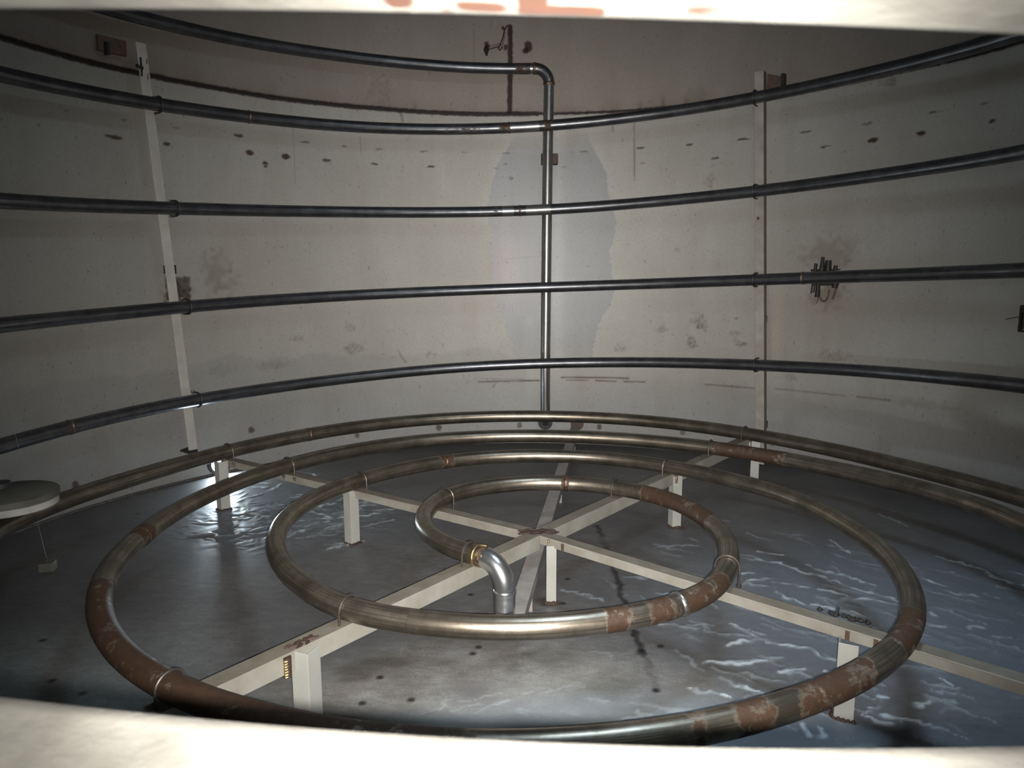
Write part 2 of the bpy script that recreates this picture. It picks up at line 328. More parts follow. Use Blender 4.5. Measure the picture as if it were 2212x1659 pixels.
def mat_pipe(name, col, col2, rough, rust_col=(0.034, 0.0180, 0.0098), metal=0.9, rust_amt=0.0):
    """steel pipe: mill scale mottling, plus rusty stretches held in the 'rust' vertex value"""
    m, nt, b = new_mat(name)
    f = noise(nt, 9, 8, 0.65)
    c = mix(nt, ramp(nt, f, [(0.38, 0.0), (0.62, 1.0)]), col2, col)
    ta = attr(nt, 'tubeco').outputs['Vector']
    mp = nt.nodes.new('ShaderNodeMapping'); mp.inputs['Scale'].default_value = (3.2, 3.2, 0.9)
    nt.links.new(ta, mp.inputs['Vector'])
    sn = nt.nodes.new('ShaderNodeTexNoise'); sn.inputs['Scale'].default_value = 1.6; sn.inputs['Detail'].default_value = 5; sn.inputs['Roughness'].default_value = 0.6
    nt.links.new(mp.outputs['Vector'], sn.inputs['Vector'])
    c = mix(nt, ramp(nt, sn.outputs['Fac'], [(0.47, 0.0), (0.53, 0.75), (0.60, 0.75), (0.64, 0.0)]), c, tuple(v * 0.42 for v in col))
    sp = noise(nt, 140, 3, 0.7)
    c = mix(nt, ramp(nt, sp, [(0.62, 0.0), (0.75, 0.5)]), c, tuple(v * 0.35 for v in col))
    a = attr(nt, 'rust').outputs['Fac']
    rf = noise(nt, 17, 8, 0.7)
    ad = nt.nodes.new('ShaderNodeMath'); ad.operation = 'MULTIPLY_ADD'
    nt.links.new(rf, ad.inputs[0]); ad.inputs[1].default_value = 1.15; nt.links.new(a, ad.inputs[2])
    rm = ramp(nt, ad.outputs[0], [(0.86 - rust_amt, 0.0), (1.08 - rust_amt, 1.0)])
    rc = mix(nt, noise(nt, 60, 5, 0.7), tuple(v * 0.35 for v in rust_col), tuple(min(1, v * 2.3) for v in rust_col))
    c = mix(nt, rm, c, rc)
    nt.links.new(c, b.inputs['Base Color'])
    mm = nt.nodes.new('ShaderNodeMapRange')
    mm.inputs['To Min'].default_value = metal; mm.inputs['To Max'].default_value = 0.15
    nt.links.new(rm, mm.inputs['Value']); nt.links.new(mm.outputs[0], b.inputs['Metallic'])
    rr = nt.nodes.new('ShaderNodeMapRange')
    rr.inputs['To Min'].default_value = rough; rr.inputs['To Max'].default_value = 0.62
    nt.links.new(rm, rr.inputs['Value']); nt.links.new(rr.outputs[0], b.inputs['Roughness'])
    bump(nt, b, noise(nt, 70, 6, 0.7), 0.22, 0.0012)
    return m


MAT = {}
MAT['floor_pipe'] = mat_pipe('floor_pipe_steel', (0.36, 0.312, 0.25), (0.19, 0.160, 0.122), 0.34)
MAT['wall_pipe'] = mat_pipe('wall_pipe_steel', (0.22, 0.225, 0.24), (0.13, 0.13, 0.14), 0.34)
MAT['clean_pipe'] = mat_pipe('clean_pipe_steel', (0.45, 0.44, 0.43), (0.34, 0.335, 0.33), 0.32)
MAT['elbow'] = mat_plain('bright_elbow_steel', (0.52, 0.53, 0.54), 0.27, 0.95, 0.12, 30, 0.1)
MAT['weld'] = mat_plain('weld_metal', (0.30, 0.21, 0.15), 0.34, 0.8, 0.6, 90, 0.5, col2=(0.06, 0.025, 0.014))
MAT['gold_weld'] = mat_plain('fresh_weld_metal', (0.85, 0.66, 0.34), 0.25, 1.0, 0.4, 160, 0.5)
MAT['rust'] = mat_plain('weld_scorch', (0.050, 0.026, 0.018), 0.7, 0.1, 0.5, 60, 0.4)
MAT['rod'] = mat_plain('rod_steel', (0.13, 0.11, 0.10), 0.4, 0.7, 0.35, 40, 0.1)
MAT['dark_rod'] = mat_plain('dark_rod_steel', (0.045, 0.045, 0.05), 0.45, 0.6, 0.35, 40, 0.1)
MAT['beam'] = mat_plain('grey_beam_paint', (0.25, 0.242, 0.214), 0.52, 0.0, 0.22, 7, 0.08, col2=(0.185, 0.17, 0.14))
MAT['leg'] = mat_plain('grey_leg_paint', (0.31, 0.308, 0.282), 0.5, 0.0, 0.12, 9, 0.06)
MAT['post'] = mat_plain('grey_post_paint', (0.35, 0.335, 0.305), 0.5, 0.0, 0.18, 9, 0.06)
MAT['dirty_post'] = mat_plain('dirty_post_flange', (0.11, 0.088, 0.076), 0.6, 0.0, 0.3, 12, 0.1)
MAT['stained_post'] = mat_plain('stained_post_paint', (0.31, 0.29, 0.258), 0.5, 0.0, 0.3, 9, 0.06, col2=(0.22, 0.198, 0.170))
MAT['channel'] = mat_plain('dusty_channel_paint', (0.26, 0.24, 0.225), 0.55, 0.0, 0.3, 12, 0.1)
MAT['black'] = mat_plain('sooty_iron', (0.018, 0.016, 0.015), 0.6, 0.2, 0.4, 50, 0.3)
MAT['rubber'] = mat_plain('dark_rubber', (0.020, 0.022, 0.026), 0.6, 0.0, 0.4, 30, 0.2)
MAT['brown'] = mat_plain('brown_iron', (0.10, 0.062, 0.042), 0.65, 0.2, 0.4, 40, 0.3)
MAT['lid'] = mat_plain('dusty_lid_paint', (0.10, 0.096, 0.080), 0.6, 0.0, 0.25, 14, 0.1)
MAT['lid_edge'] = mat_plain('pale_lid_edge', (0.42, 0.41, 0.38), 0.55, 0.0, 0.2, 14, 0.1)
MAT['shiny'] = mat_plain('bare_bolt_steel', (0.85, 0.84, 0.80), 0.25, 1.0, 0.1, 50, 0.0)


def mat_wall():
    m, nt, b = new_mat('stained_sheet_steel')
    t = attr(nt, 'tint').outputs['Color']
    gl = attr(nt, 'clean').outputs['Fac']
    f = noise(nt, 1.6, 6, 0.6)
    c = mix(nt, ramp(nt, f, [(0.3, 0.0), (0.7, 1.0)]), (0.335, 0.328, 0.302), (0.395, 0.39, 0.365))
    up = noise(nt, 5, 5, 0.6, stretch=(1, 1, 0.12))
    c = mix(nt, ramp(nt, up, [(0.45, 0.0), (0.8, 0.35)]), c, (0.27, 0.235, 0.20))
    grain = noise(nt, 260, 2, 0.6, stretch=(1, 1, 1.6))
    c = mix(nt, ramp(nt, grain, [(0.35, 0.8), (0.60, 0.0)]), c, (0.22, 0.20, 0.18))
    sp = noise(nt, 55, 3, 0.5, stretch=(1, 1, 0.6))
    c = mix(nt, ramp(nt, sp, [(0.66, 0.0), (0.73, 0.6)]), c, (0.15, 0.13, 0.115))
    c = mix(nt, 1.0, c, t, 'MULTIPLY')
    nt.links.new(c, b.inputs['Base Color'])
    b.inputs['Metallic'].default_value = 0.35
    rr = nt.nodes.new('ShaderNodeMapRange')
    rr.inputs['To Min'].default_value = 0.58; rr.inputs['To Max'].default_value = 0.50
    nt.links.new(gl, rr.inputs['Value']); nt.links.new(rr.outputs[0], b.inputs['Roughness'])
    mm = nt.nodes.new('ShaderNodeMapRange')
    mm.inputs['To Min'].default_value = 0.50; mm.inputs['To Max'].default_value = 0.48
    nt.links.new(gl, mm.inputs['Value']); nt.links.new(mm.outputs[0], b.inputs['Metallic'])
    bump(nt, b, noise(nt, 40, 4, 0.6, stretch=(1, 1, 9)), 0.08, 0.001)
    return m


def mat_floor():
    m, nt, b = new_mat('coated_tank_floor')
    t = attr(nt, 'tint').outputs['Color']
    v = attr(nt, 'vein').outputs['Fac']
    film_light = attr(nt, 'film').outputs['Fac']
    f = noise(nt, 1.7, 8, 0.62, dist=0.4)
    c = mix(nt, ramp(nt, f, [(0.34, 0.0), (0.66, 1.0)]), (0.075, 0.071, 0.072), (0.140, 0.138, 0.133))
    f2 = noise(nt, 14, 8, 0.7, stretch=(1.0, 2.2, 1))
    c = mix(nt, ramp(nt, f2, [(0.40, 0.55), (0.60, 0.0)]), c, (0.055, 0.05, 0.05))
    f3 = noise(nt, 95, 4, 0.75, stretch=(1.0, 1.8, 1))
    c = mix(nt, ramp(nt, f3, [(0.36, 0.65), (0.56, 0.0)]), c, (0.045, 0.043, 0.045))
    sp = noise(nt, 75, 3, 0.6, stretch=(1.0, 2.5, 1))
    c = mix(nt, ramp(nt, sp, [(0.70, 0.0), (0.76, 0.8)]), c, (0.36, 0.35, 0.32))
    wm = nt.nodes.new('ShaderNodeMath'); wm.operation = 'MULTIPLY'; nt.links.new(film_light, wm.inputs[0]); wm.inputs[1].default_value = 0.7
    c = mix(nt, wm.outputs[0], c, (0.145, 0.172, 0.205))  # bluish daylight on the floor, put into the film's colour
    c = mix(nt, v, c, (0.42, 0.47, 0.51))
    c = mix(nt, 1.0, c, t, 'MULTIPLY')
    nt.links.new(c, b.inputs['Base Color'])
    b.inputs['Roughness'].default_value = 0.48
    b.inputs['Specular IOR Level'].default_value = 0.5
    w1 = noise(nt, 9, 6, 0.6, dist=0.6)
    bump(nt, b, w1, 0.30, 0.006)
    return m


def dusty_tops(m, dust):
    """brown dust lying on the upward faces"""
    nt = m.node_tree; b = nt.nodes['Principled BSDF']
    src = b.inputs['Base Color'].links[0].from_socket
    g = nt.nodes.new('ShaderNodeNewGeometry'); sx_ = nt.nodes.new('ShaderNodeSeparateXYZ')
    nt.links.new(g.outputs['True Normal'], sx_.inputs[0])
    f = ramp(nt, sx_.outputs['Z'], [(0.6, 0.0), (0.9, 0.95)])
    f = mix(nt, ramp(nt, noise(nt, 13, 6, 0.7), [(0.25, 0.5), (0.6, 1.0)]), (0, 0, 0), f)
    nt.links.new(mix(nt, f, src, dust), b.inputs['Base Color'])


dusty_tops(MAT['beam'], (0.115, 0.098, 0.074))
MAT['wall'] = mat_wall()
MAT['floor'] = mat_floor()
MAT['ceiling'] = mat_plain('ceiling_sheet', (0.09, 0.08, 0.075), 0.5, 0.3, 0.2, 3, 0.05)
MAT['trim'] = mat_plain('floor_weld_bead', (0.12, 0.115, 0.11), 0.35, 0.5, 0.5, 60, 0.6)


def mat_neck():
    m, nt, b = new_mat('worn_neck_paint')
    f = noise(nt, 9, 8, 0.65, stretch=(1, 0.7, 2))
    c = mix(nt, ramp(nt, f, [(0.35, 0.0), (0.7, 1.0)]), (0.022, 0.0205, 0.0170), (0.052, 0.050, 0.0440))  # pale paint darkened to hold back the glare of the close flash
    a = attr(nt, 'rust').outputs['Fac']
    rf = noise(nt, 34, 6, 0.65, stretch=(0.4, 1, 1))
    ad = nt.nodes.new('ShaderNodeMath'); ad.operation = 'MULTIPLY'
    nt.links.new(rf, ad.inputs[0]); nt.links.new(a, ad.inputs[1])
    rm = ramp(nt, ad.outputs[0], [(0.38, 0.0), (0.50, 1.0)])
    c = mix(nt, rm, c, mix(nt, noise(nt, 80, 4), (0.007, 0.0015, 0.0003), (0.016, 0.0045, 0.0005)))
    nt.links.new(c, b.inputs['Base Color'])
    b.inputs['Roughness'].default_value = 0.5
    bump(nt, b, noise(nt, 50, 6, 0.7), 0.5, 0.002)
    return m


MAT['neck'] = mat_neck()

# ---------------------------------------------------------------- tank wall
def seg_dist(U, V, pts, wrap=True):
    d = np.full(U.shape, 1e9)
    for (x0, y0), (x1, y1) in zip(pts[:-1], pts[1:]):
        dx, dy = x1 - x0, y1 - y0
        L = dx * dx + dy * dy + 1e-12
        t = np.clip(((U - x0) * dx + (V - y0) * dy) / L, 0, 1)
        d = np.minimum(d, np.hypot(U - x0 - t * dx, V - y0 - t * dy))
    return d


def vnoise(U, V, s, seed):
    """cheap smooth value noise, 0..1"""
    rng = np.random.RandomState(seed)
    g = rng.rand(64, 64)
    x, y = U / s, V / s
    xi, yi = np.floor(x).astype(int), np.floor(y).astype(int)
    fx, fy = x - xi, y - yi
    fx, fy = fx * fx * (3 - 2 * fx), fy * fy * (3 - 2 * fy)
    G = lambda i, j: g[i % 64, j % 64]
    return (G(xi, yi) * (1 - fx) * (1 - fy) + G(xi + 1, yi) * fx * (1 - fy) + G(xi, yi + 1) * (1 - fx) * fy + G(xi + 1, yi + 1) * fx * fy)


def sstep(a, b, x):
    t = np.clip((x - a) / (b - a), 0, 1)
    return t * t * (3 - 2 * t)


def grid_mesh(name, X, Y, Z, keep, mat, tint, extra):
    h, wd = X.shape
    co = np.stack([X.ravel(), Y.ravel(), Z.ravel()], 1).astype(np.float32)
    idx = np.arange(h * wd).reshape(h, wd)
    q = np.stack([idx[:-1, :-1], idx[:-1, 1:], idx[1:, 1:], idx[1:, :-1]], -1).reshape(-1, 4)
    q = q[keep.ravel()]
    used = np.zeros(h * wd, bool); used[q.ravel()] = True
    remap = np.cumsum(used) - 1
    co = co[used]; q = remap[q].astype(np.int32)
    me = bpy.data.meshes.new(name)
    me.vertices.add(len(co)); me.vertices.foreach_set('co', co.ravel())
    me.loops.add(q.size); me.loops.foreach_set('vertex_index', q.ravel())
    me.polygons.add(len(q)); me.polygons.foreach_set('loop_start', np.arange(0, q.size, 4, dtype=np.int32))
    me.update(calc_edges=True)
    me.polygons.foreach_set('use_smooth', np.ones(len(q), bool))
    if tint is not None:
        a = me.attributes.new('tint', 'FLOAT_COLOR', 'POINT')
        t4 = np.concatenate([tint.reshape(-1, 3)[used], np.ones((len(co), 1))], 1).astype(np.float32)
        a.data.foreach_set('color', t4.ravel())
    for k, v in extra.items():
        a = me.attributes.new(k, 'FLOAT', 'POINT')
        a.data.foreach_set('value', v.ravel()[used].astype(np.float32))
    me.materials.append(mat)
    o = bpy.data.objects.new(name, me)
    COL.objects.link(o)
    return o


TOP = 4.3
fine = np.arange(-1.40, 1.40, 0.0026)
coarse = np.linspace(1.40, 2 * PI - 1.40, 90)
AZ = np.concatenate([fine, coarse])
ZZ = np.concatenate([np.arange(0, 3.42, 0.0075), np.linspace(3.44, TOP, 10)])
A2, Z2 = np.meshgrid(AZ, ZZ)
U, V = A2 * R, Z2
tint = np.ones(A2.shape + (3,))


def stain_or_light(mask, col):
    m = np.clip(mask, 0, 1)[..., None]
    tint[:] = tint * (1 - m) + tint * np.array(col) * m


jx = (vnoise(U, V, 0.022, 1) - .5) * 0.016
jy = (vnoise(U, V, 0.018, 2) - .5) * 0.014
big = vnoise(U, V, 0.35, 3)
med = vnoise(U, V, 0.09, 4)
# upper strake is browner and darker than the lower one
stain_or_light(sstep(2.71, 2.72, V) * 0.9, (0.76, 0.69, 0.66))
# lower part, below the old waterline, a little darker and bluer
wl = np.interp(A2, [p[0] for p in D['WET']][::-1], [p[1] for p in D['WET']][::-1])
wl = wl + (vnoise(U, V, .12, 5) - .5) * .05
low = sstep(0.02, -0.02, V - wl) * (A2 < 0.0) + sstep(0.05, -0.25, V - 0.62) * (A2 >= 0.0)
stain_or_light(low * 0.55, (0.80, 0.82, 0.86))
stain_or_light(sstep(0.75, 0.2, V) * 0.35, (0.80, 0.84, 0.92))
# egg-shaped wiped patch behind the riser pipe
eg = np.array(D['EGG'])
poly = np.zeros(A2.shape, bool)
sx, sy = A2 + jx * .5, V + jy
for (x0, y0), (x1, y1) in zip(eg, np.roll(eg, -1, 0)):
    c = ((y0 > sy) != (y1 > sy))
    with np.errstate(divide='ignore', invalid='ignore'):
        xs = (x1 - x0) * (sy - y0) / (y1 - y0 + 1e-12) + x0
    poly ^= (c & (sx < xs))
ed = seg_dist(U + jx, V + jy, [(a * R, z) for a, z in np.vstack([eg, eg[:1]])])
inside = np.where(poly, 1, 0) * sstep(0.0, 0.014, ed)
fade = sstep(0.62, 0.9, V)
clean = inside * (0.35 + 0.65 * fade) * sstep(2.62, 2.35, V)
stain_or_light(clean * 0.9, (0.60, 0.63, 0.70))
stain_or_light(np.where(poly, 0, 1) * np.exp(-(ed / 0.05) ** 2) * 0.25 * fade * (V < 2.6), (1.15, 1.1, 1.08))
pink = np.exp(-((U + 0.16) / .13) ** 2 - ((V - 1.5) / .25) ** 2)
stain_or_light(pink * inside * 0.7, (1.30, 1.16, 1.18))  # pinkish flash highlight painted into the wall colour
band = np.exp(-((A2 - 0.085) / .02) ** 2) * inside
stain_or_light(band * 0.6, (1.3, 1.32, 1.34))  # bright strip right of the riser, a painted highlight
# rust spots
for a, z, ra, rz, s in D['SPOTS']:
    rz = max(rz, .006); ra = max(ra, .011)
    m = (np.abs(A2 - a) < .06) & (np.abs(V - z) < .12)
    if not m.any(): continue
    d = np.hypot((U[m] + jx[m] * .7 - a * R) / ra, (V[m] + jy[m] * .5 - z) / rz)
    k = np.zeros(A2.shape); k[m] = sstep(1.30, 0.75, d) * s
    stain_or_light(k, (0.16, 0.09, 0.075))
for a, z, ra, rz, s in D['BLOBS']:
    m = (np.abs(U - a * R) < ra * 3) & (np.abs(V - z) < rz * 3)
    if not m.any(): continue
    d = np.hypot((U[m] - a * R) / ra, (V[m] - z) / rz) + (vnoise(U[m], V[m], .03, 7) - .5) * 1.3
    k = np.zeros(A2.shape)
    tex = 0.35 + 0.65 * sstep(.35, .65, vnoise(U[m], V[m], .013, 8)) if ra < .1 else 0.8
    k[m] = sstep(1.5, 0.3, d) * abs(s) * 1.5 * tex
    stain_or_light(k, (0.45, 0.40, 0.34) if s > 0 else (1.35, 1.25, 1.1))
for pts, wd, s in D['LINES']:
    d = seg_dist(U + jx * .15, V + jy * .25, [(a * R, z) for a, z in pts])
    stain_or_light(sstep(wd * 1.6 + .002, wd * .4, d) * s * (0.55 + 0.45 * med), (0.22, 0.14, 0.12))
# welded seams
sv = seg_dist(U + jx * .5, V, [(a * R, z) for a, z in D['SEAMV']])
stain_or_light(sstep(0.026, 0.015, sv), (0.13, 0.075, 0.07))
(pa0, _z0), (pa1, _z1), (_a, pz1), (_b, pz0) = D['PAD']
stain_or_light(sstep(pa0 - .004, pa0, A2 + jx * .3) * sstep(pa1 + .004, pa1, A2 + jx * .3) * sstep(pz0 - .01, pz0, V) * sstep(pz1 + .012, pz1, V + jy) * .8, (0.25, 0.20, 0.18))
sz = 2.718
hs = np.abs(V - sz - (vnoise(U, V, .021, 9) - .5) * .006 - (vnoise(U, V, .4, 29) - .5) * .008)
wdt = np.where(A2 < 0.03, 0.017, 0.010) * np.where(A2 > .3, 1.2, 1)
stain_or_light(sstep(wdt + .007, wdt - .004, hs), (0.085, 0.062, 0.060))
stain_or_light(np.exp(-np.clip(V - sz, 0, 9) / .06) * (V > sz) * 0.5 * (0.4 + med), (0.55, 0.42, 0.38))
for _a, _l, _s in ((-.30, .10, .5), (.30, .10, .5), (.36, .14, .6), (.42, .09, .6), (.46, .07, .4), (-.37, .05, .5), (-.20, .05, .4)):
    stain_or_light(np.exp(-((A2 - _a) / .006) ** 2) * sstep(_l, 0, V - sz) * (V > sz) * _s, (0.4, 0.28, 0.24))
# rusty run-off below and beside the pipe fitting and the posts
stain_or_light(np.exp(-((A2 - .675) / .012) ** 2) * sstep(.75, .9, V) * sstep(1.5, 1.2, V) * .35, (1.2, 1.05, .8))
stain_or_light(np.exp(-((A2 - .80) / .10) ** 2 - ((V - 1.35) / .5) ** 2) * .35, (0.72, 0.60, 0.52))
stain_or_light(np.exp(-((A2 + .75) / .10) ** 2 - ((V - 1.45) / .4) ** 2) * .25, (0.72, 0.62, 0.55))
# the open drain hole
hole = np.hypot((A2 - HA) * R, V - HZ) < 0.072
cellh = np.hypot((0.5 * (A2[:-1, :-1] + A2[1:, 1:]) - HA) * R, 0.5 * (V[:-1, :-1] + V[1:, 1:]) - HZ) < 0.072
# manhole opening where the neck passes through the wall
ca = 0.5 * (A2[:-1, :-1] + A2[1:, 1:]); cz = 0.5 * (V[:-1, :-1] + V[1:, 1:])
celln = (np.abs((ca - PI) * R) < 0.36) & (cz > 1.26) & (cz < 1.57)
w_o = grid_mesh('wall_round', R * np.sin(A2), R * np.cos(A2), V, ~(cellh | celln), MAT['wall'], tint, {'clean': clean})
tag(w_o, 'curved sheet-steel tank wall with rust spots and a wiped patch', 'wall', kind='structure')

# ceiling, with a made-up hatch hole above the added floor fill
mb = MB()
n = 96
hx, hy, hr = 0.95, -1.15, 0.47
outer = [(R * math.sin(2 * PI * i / n), R * math.cos(2 * PI * i / n), TOP) for i in range(n)]
inner = [(hx + hr * math.sin(2 * PI * i / n), hy + hr * math.cos(2 * PI * i / n), TOP) for i in range(n)]
mb.add(outer + inner, [(i, (i + 1) % n, n + (i + 1) % n, n + i) for i in range(n)])
tag(mb.build('ceiling', MAT['ceiling'], smooth=False), 'flat steel tank roof', 'ceiling', kind='structure')

# ---------------------------------------------------------------- floor
gx = np.arange(-3.0, 3.0001, 0.0085)
GX, GY = np.meshgrid(gx, gx)
ft = np.ones(GX.shape + (3,))
vein = np.zeros(GX.shape)
jx2 = (vnoise(GX, GY, .05, 11) - .5) * .03 + (vnoise(GX, GY, .024, 21) - .5) * .030
jy2 = (vnoise(GX, GY, .05, 12) - .5) * .03 + (vnoise(GX, GY, .024, 22) - .5) * .030
hgt = np.zeros(GX.shape)
for pts, s in D['VEINS']:
    xs = [p[0] for p in pts]; ys = [p[1] for p in pts]
    m = (GX > min(xs) - .15) & (GX < max(xs) + .15) & (GY > min(ys) - .15) & (GY < max(ys) + .15)
    d = seg_dist(GX[m] + jx2[m] * .8, GY[m] + jy2[m] * .8, pts)
    t = sstep(.014, .002, d / (1.0 if s > .5 else .5)) * (s if s > .5 else s * .6) * (0.25 + 0.75 * sstep(.25, .6, vnoise(GX[m], GY[m], .035, 13)))
    vein[m] = np.maximum(vein[m], t)
    hgt[m] = np.maximum(hgt[m], t * .004)
film = np.exp(-(((GX - 1.7) / .95) ** 2 + ((GY + .15) / .75) ** 2) ** 1.5)  # film patches, also the mask for the painted blue daylight
film = np.maximum(film, np.exp(-(((GX - .55) / .95) ** 2 + ((GY + 1.17) / .36) ** 2) ** 2) * .9)
film = np.maximum(film, np.exp(-(((GX + 1.45) / .75) ** 2 + ((GY - 1.05) / .55) ** 2) ** 1.5) * .9)
# fine wrinkles of the loose film
AL, AC = (GX - GY) * .7071, (GX + GY) * .7071
rw_ = (vnoise(GX, GY, .11, 23) - .5) * .10 + (vnoise(GX, GY, .03, 24) - .5) * .03
ridge = 1 - np.abs(2 * vnoise(AC + rw_, AL * .28, .060, 15) - 1)
ridge2 = 1 - np.abs(2 * vnoise(AC * .9 - AL * .2 + rw_, AL * .45, .032, 16) - 1)
brk = sstep(.45, .75, vnoise(GX, GY, .07, 25))
fw = (sstep(.955, 1.0, ridge) * .6 + sstep(.95, 1.0, ridge2) * .4) * brk
spark = np.exp(-(((GX + 1.35) / .62) ** 2 + ((GY - .98) / .42) ** 2) ** 2)
vein = np.maximum(vein, fw * film * .40 + fw * spark * .9)  # paler near the drain: daylight caught by the wrinkles, painted in
rs = np.random.RandomState(8)
for i in range(190):
    if i < 110: cx_, cy_, an = rs.normal(1.5, .5), rs.normal(-.35, .55), rs.normal(-.62, .35)
    elif i < 150: cx_, cy_, an = rs.normal(-1.35, .30), rs.normal(1.0, .22), rs.normal(.25, .5)
    else: cx_, cy_, an = rs.normal(.6, .4), rs.normal(-1.15, .2), rs.normal(.1, .4)
    L = rs.uniform(.03, .13)
    x0, y0, x1, y1 = cx_ - L * math.cos(an), cy_ - L * math.sin(an), cx_ + L * math.cos(an), cy_ + L * math.sin(an)
    m = (np.abs(GX - cx_) < L + .03) & (np.abs(GY - cy_) < L + .03)
    if not m.any(): continue
    d = seg_dist(GX[m] + jx2[m], GY[m] + jy2[m], [(x0, y0), (x1, y1)])
    st = rs.uniform(.12, .45) * (1.9 if 110 <= i < 150 else (1 if i < 110 else .55))
    vein[m] = np.maximum(vein[m], sstep(.010, .0015, d) * st)
    hgt[m] = np.maximum(hgt[m], sstep(.016, .002, d) * st * .008)
hgt += (ridge - .5) * .003 * film + (ridge2 - .5) * .009 * spark


def fstain_or_light(mask, col):
    m = np.clip(mask, 0, 1)[..., None]
    ft[:] = ft * (1 - m) + ft * np.array(col) * m


d = seg_dist(GX + jx2 * .7, GY + jy2 * .7, D['CRACK'])
fstain_or_light(sstep(.022, .006, d) * (.35 + .65 * sstep(.3, .6, vnoise(GX, GY, .1, 17))), (.25, .22, .22))
for x, y in D['DOTS']:
    dd = np.hypot(GX - x, GY - y)
    fstain_or_light(sstep(.020, .008, dd), (.15, .12, .12))
for x, y in D['FBLOB']:
    dd = np.hypot((GX - x) / 1.3, GY - y) + (vnoise(GX, GY, .06, 18) - .5) * .08
    fstain_or_light(sstep(.12, .02, dd) * .55, (.50, .47, .42))
for x, y in D['feet']:
    fstain_or_light(sstep(.07, .03, np.hypot(GX - x, GY - y) + jx2) * .7, (.35, .24, .2))
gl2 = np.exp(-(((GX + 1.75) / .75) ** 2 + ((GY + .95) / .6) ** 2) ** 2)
fstain_or_light(gl2 * .8 * (.5 + vnoise(GX, GY, .25, 31)), (1.9, 2.1, 2.1))  # daylight at the front left, painted as a lighter floor colour
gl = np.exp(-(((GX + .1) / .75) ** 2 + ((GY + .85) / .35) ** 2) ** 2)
fstain_or_light(gl * .8 * (.5 + vnoise(GX, GY, .2, 19)), (2.7, 2.72, 2.55))  # front glare region, brightened in the floor colour
rr_ = np.hypot(.5 * (GX[:-1, :-1] + GX[1:, 1:]), .5 * (GY[:-1, :-1] + GY[1:, 1:]))
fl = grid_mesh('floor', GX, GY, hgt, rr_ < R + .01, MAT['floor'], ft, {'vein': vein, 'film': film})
tag(fl, 'dark coated tank floor with pale wrinkles of loose film and painted-in daylight', 'floor', kind='structure')
mb = MB()
mb.torus((0, 0, 0.004), (0, 0, 1), R - .006, .011, 240, 8)
tag(mb.build('baseboard_round', MAT['trim']), 'weld bead where the floor meets the wall', 'trim', kind='structure')

# ---------------------------------------------------------------- heating coils
def gsmooth(x, y, xs, sig):
    """piecewise linear through (x, y), sampled at xs, blurred by sig"""
    yi = np.interp(xs, x, y)
    k = int(3 * sig / (xs[1] - xs[0])) + 1
    g = np.exp(-0.5 * (np.arange(-k, k + 1) * (xs[1] - xs[0]) / sig) ** 2)
    g /= g.sum()
    yp = np.concatenate([2 * yi[0] - yi[k:0:-1], yi, 2 * yi[-1] - yi[-2:-k - 2:-1]])
    return np.convolve(yp, g, 'valid')


ZF = 0.365
ph = [-160] + [p[0] for p in D['FLOOR']]
rad_ = [0.50] + [p[1] for p in D['FLOOR']]
RW = 2.791
ph2 = [p[0] for p in D['WALL']]
zz2 = [p[1] for p in D['WALL']]
PH = np.arange(-162.0, 2886.0, 2.0)
allr = gsmooth(ph + [1240, 1368, 2740, 2884], rad_ + [2.72, RW, RW, RW + .085], PH, 7)
allz = gsmooth([-162, 1163] + ph2, [ZF, ZF] + zz2, PH, 8)


def coil_pt(p):
    r = float(np.interp(p, PH, allr)); z = float(np.interp(p, PH, allz))
    a = math.radians(p)
    return Vector((math.sin(a) * r, math.cos(a) * r, z))


def near_phi(x, y, lo, hi):
    best = min(np.arange(lo, hi, .5), key=lambda q: (coil_pt(q).x - x) ** 2 + (coil_pt(q).y - y) ** 2)
    return float(best)


def pipe_rad(p):
    return 0.0395 + 0.0035 * float(sstep(500, 900, np.array(p))) - 0.0015 * float(sstep(1200, 1360, np.array(p)))


def coil_piece(name, p0, p1, mat, parent, rusts):
    ps = np.linspace(p0, p1, int((p1 - p0) / 1.5) + 2)
    pts = [coil_pt(p) for p in ps]
    ru = [max([0.0] + [s * float(sstep(a - e, a + .01, np.array(p)) * sstep(b + e, b - .01, np.array(p))) for a, b, s, e in rusts]) for p in ps]
    mb = MB()
    mb.tube(pts, [pipe_rad(p) for p in ps], 28, True, ru)
    return mb.build(name, mat, parent)


def weld(p, parent, w_=0.012, mat='weld', grow=.0022, name='weld_bead'):
    c, t = coil_pt(p), (coil_pt(p + .8) - coil_pt(p - .8)).normalized()
    r = pipe_rad(p)
    mb = MB()
    m = 7
    pts = [c + t * w_ * (2 * i / (m - 1) - 1) for i in range(m)]
    mb.tube(pts, [r + grow * math.sin(PI * (i + .5) / m) for i in range(m)], 28)
    return mb.build(name, MAT[mat], parent)


def scorch(p, parent, w_=.03):
    c, t = coil_pt(p), (coil_pt(p + .8) - coil_pt(p - .8)).normalized()
    r = pipe_rad(p) + .0006
    mb = MB()
    mb.tube([c - t * w_, c + t * w_], r, 28)
    return mb.build('scorch_band', MAT['rust'], parent)


FC = empty('floor_heating_coil', (0, 0, 0), 'flat spiral of rusty steel pipe clamped on beams just above the tank floor', 'heating coil')
RF = []


def rust_between(k, lo, hi, s, e=4):
    (x0, y0), (x1, y1) = D['RUSTF'][k]
    a, b = near_phi(x0, y0, lo, hi), near_phi(x1, y1, lo, hi)
    RF.append((min(a, b), max(a, b), s, e))


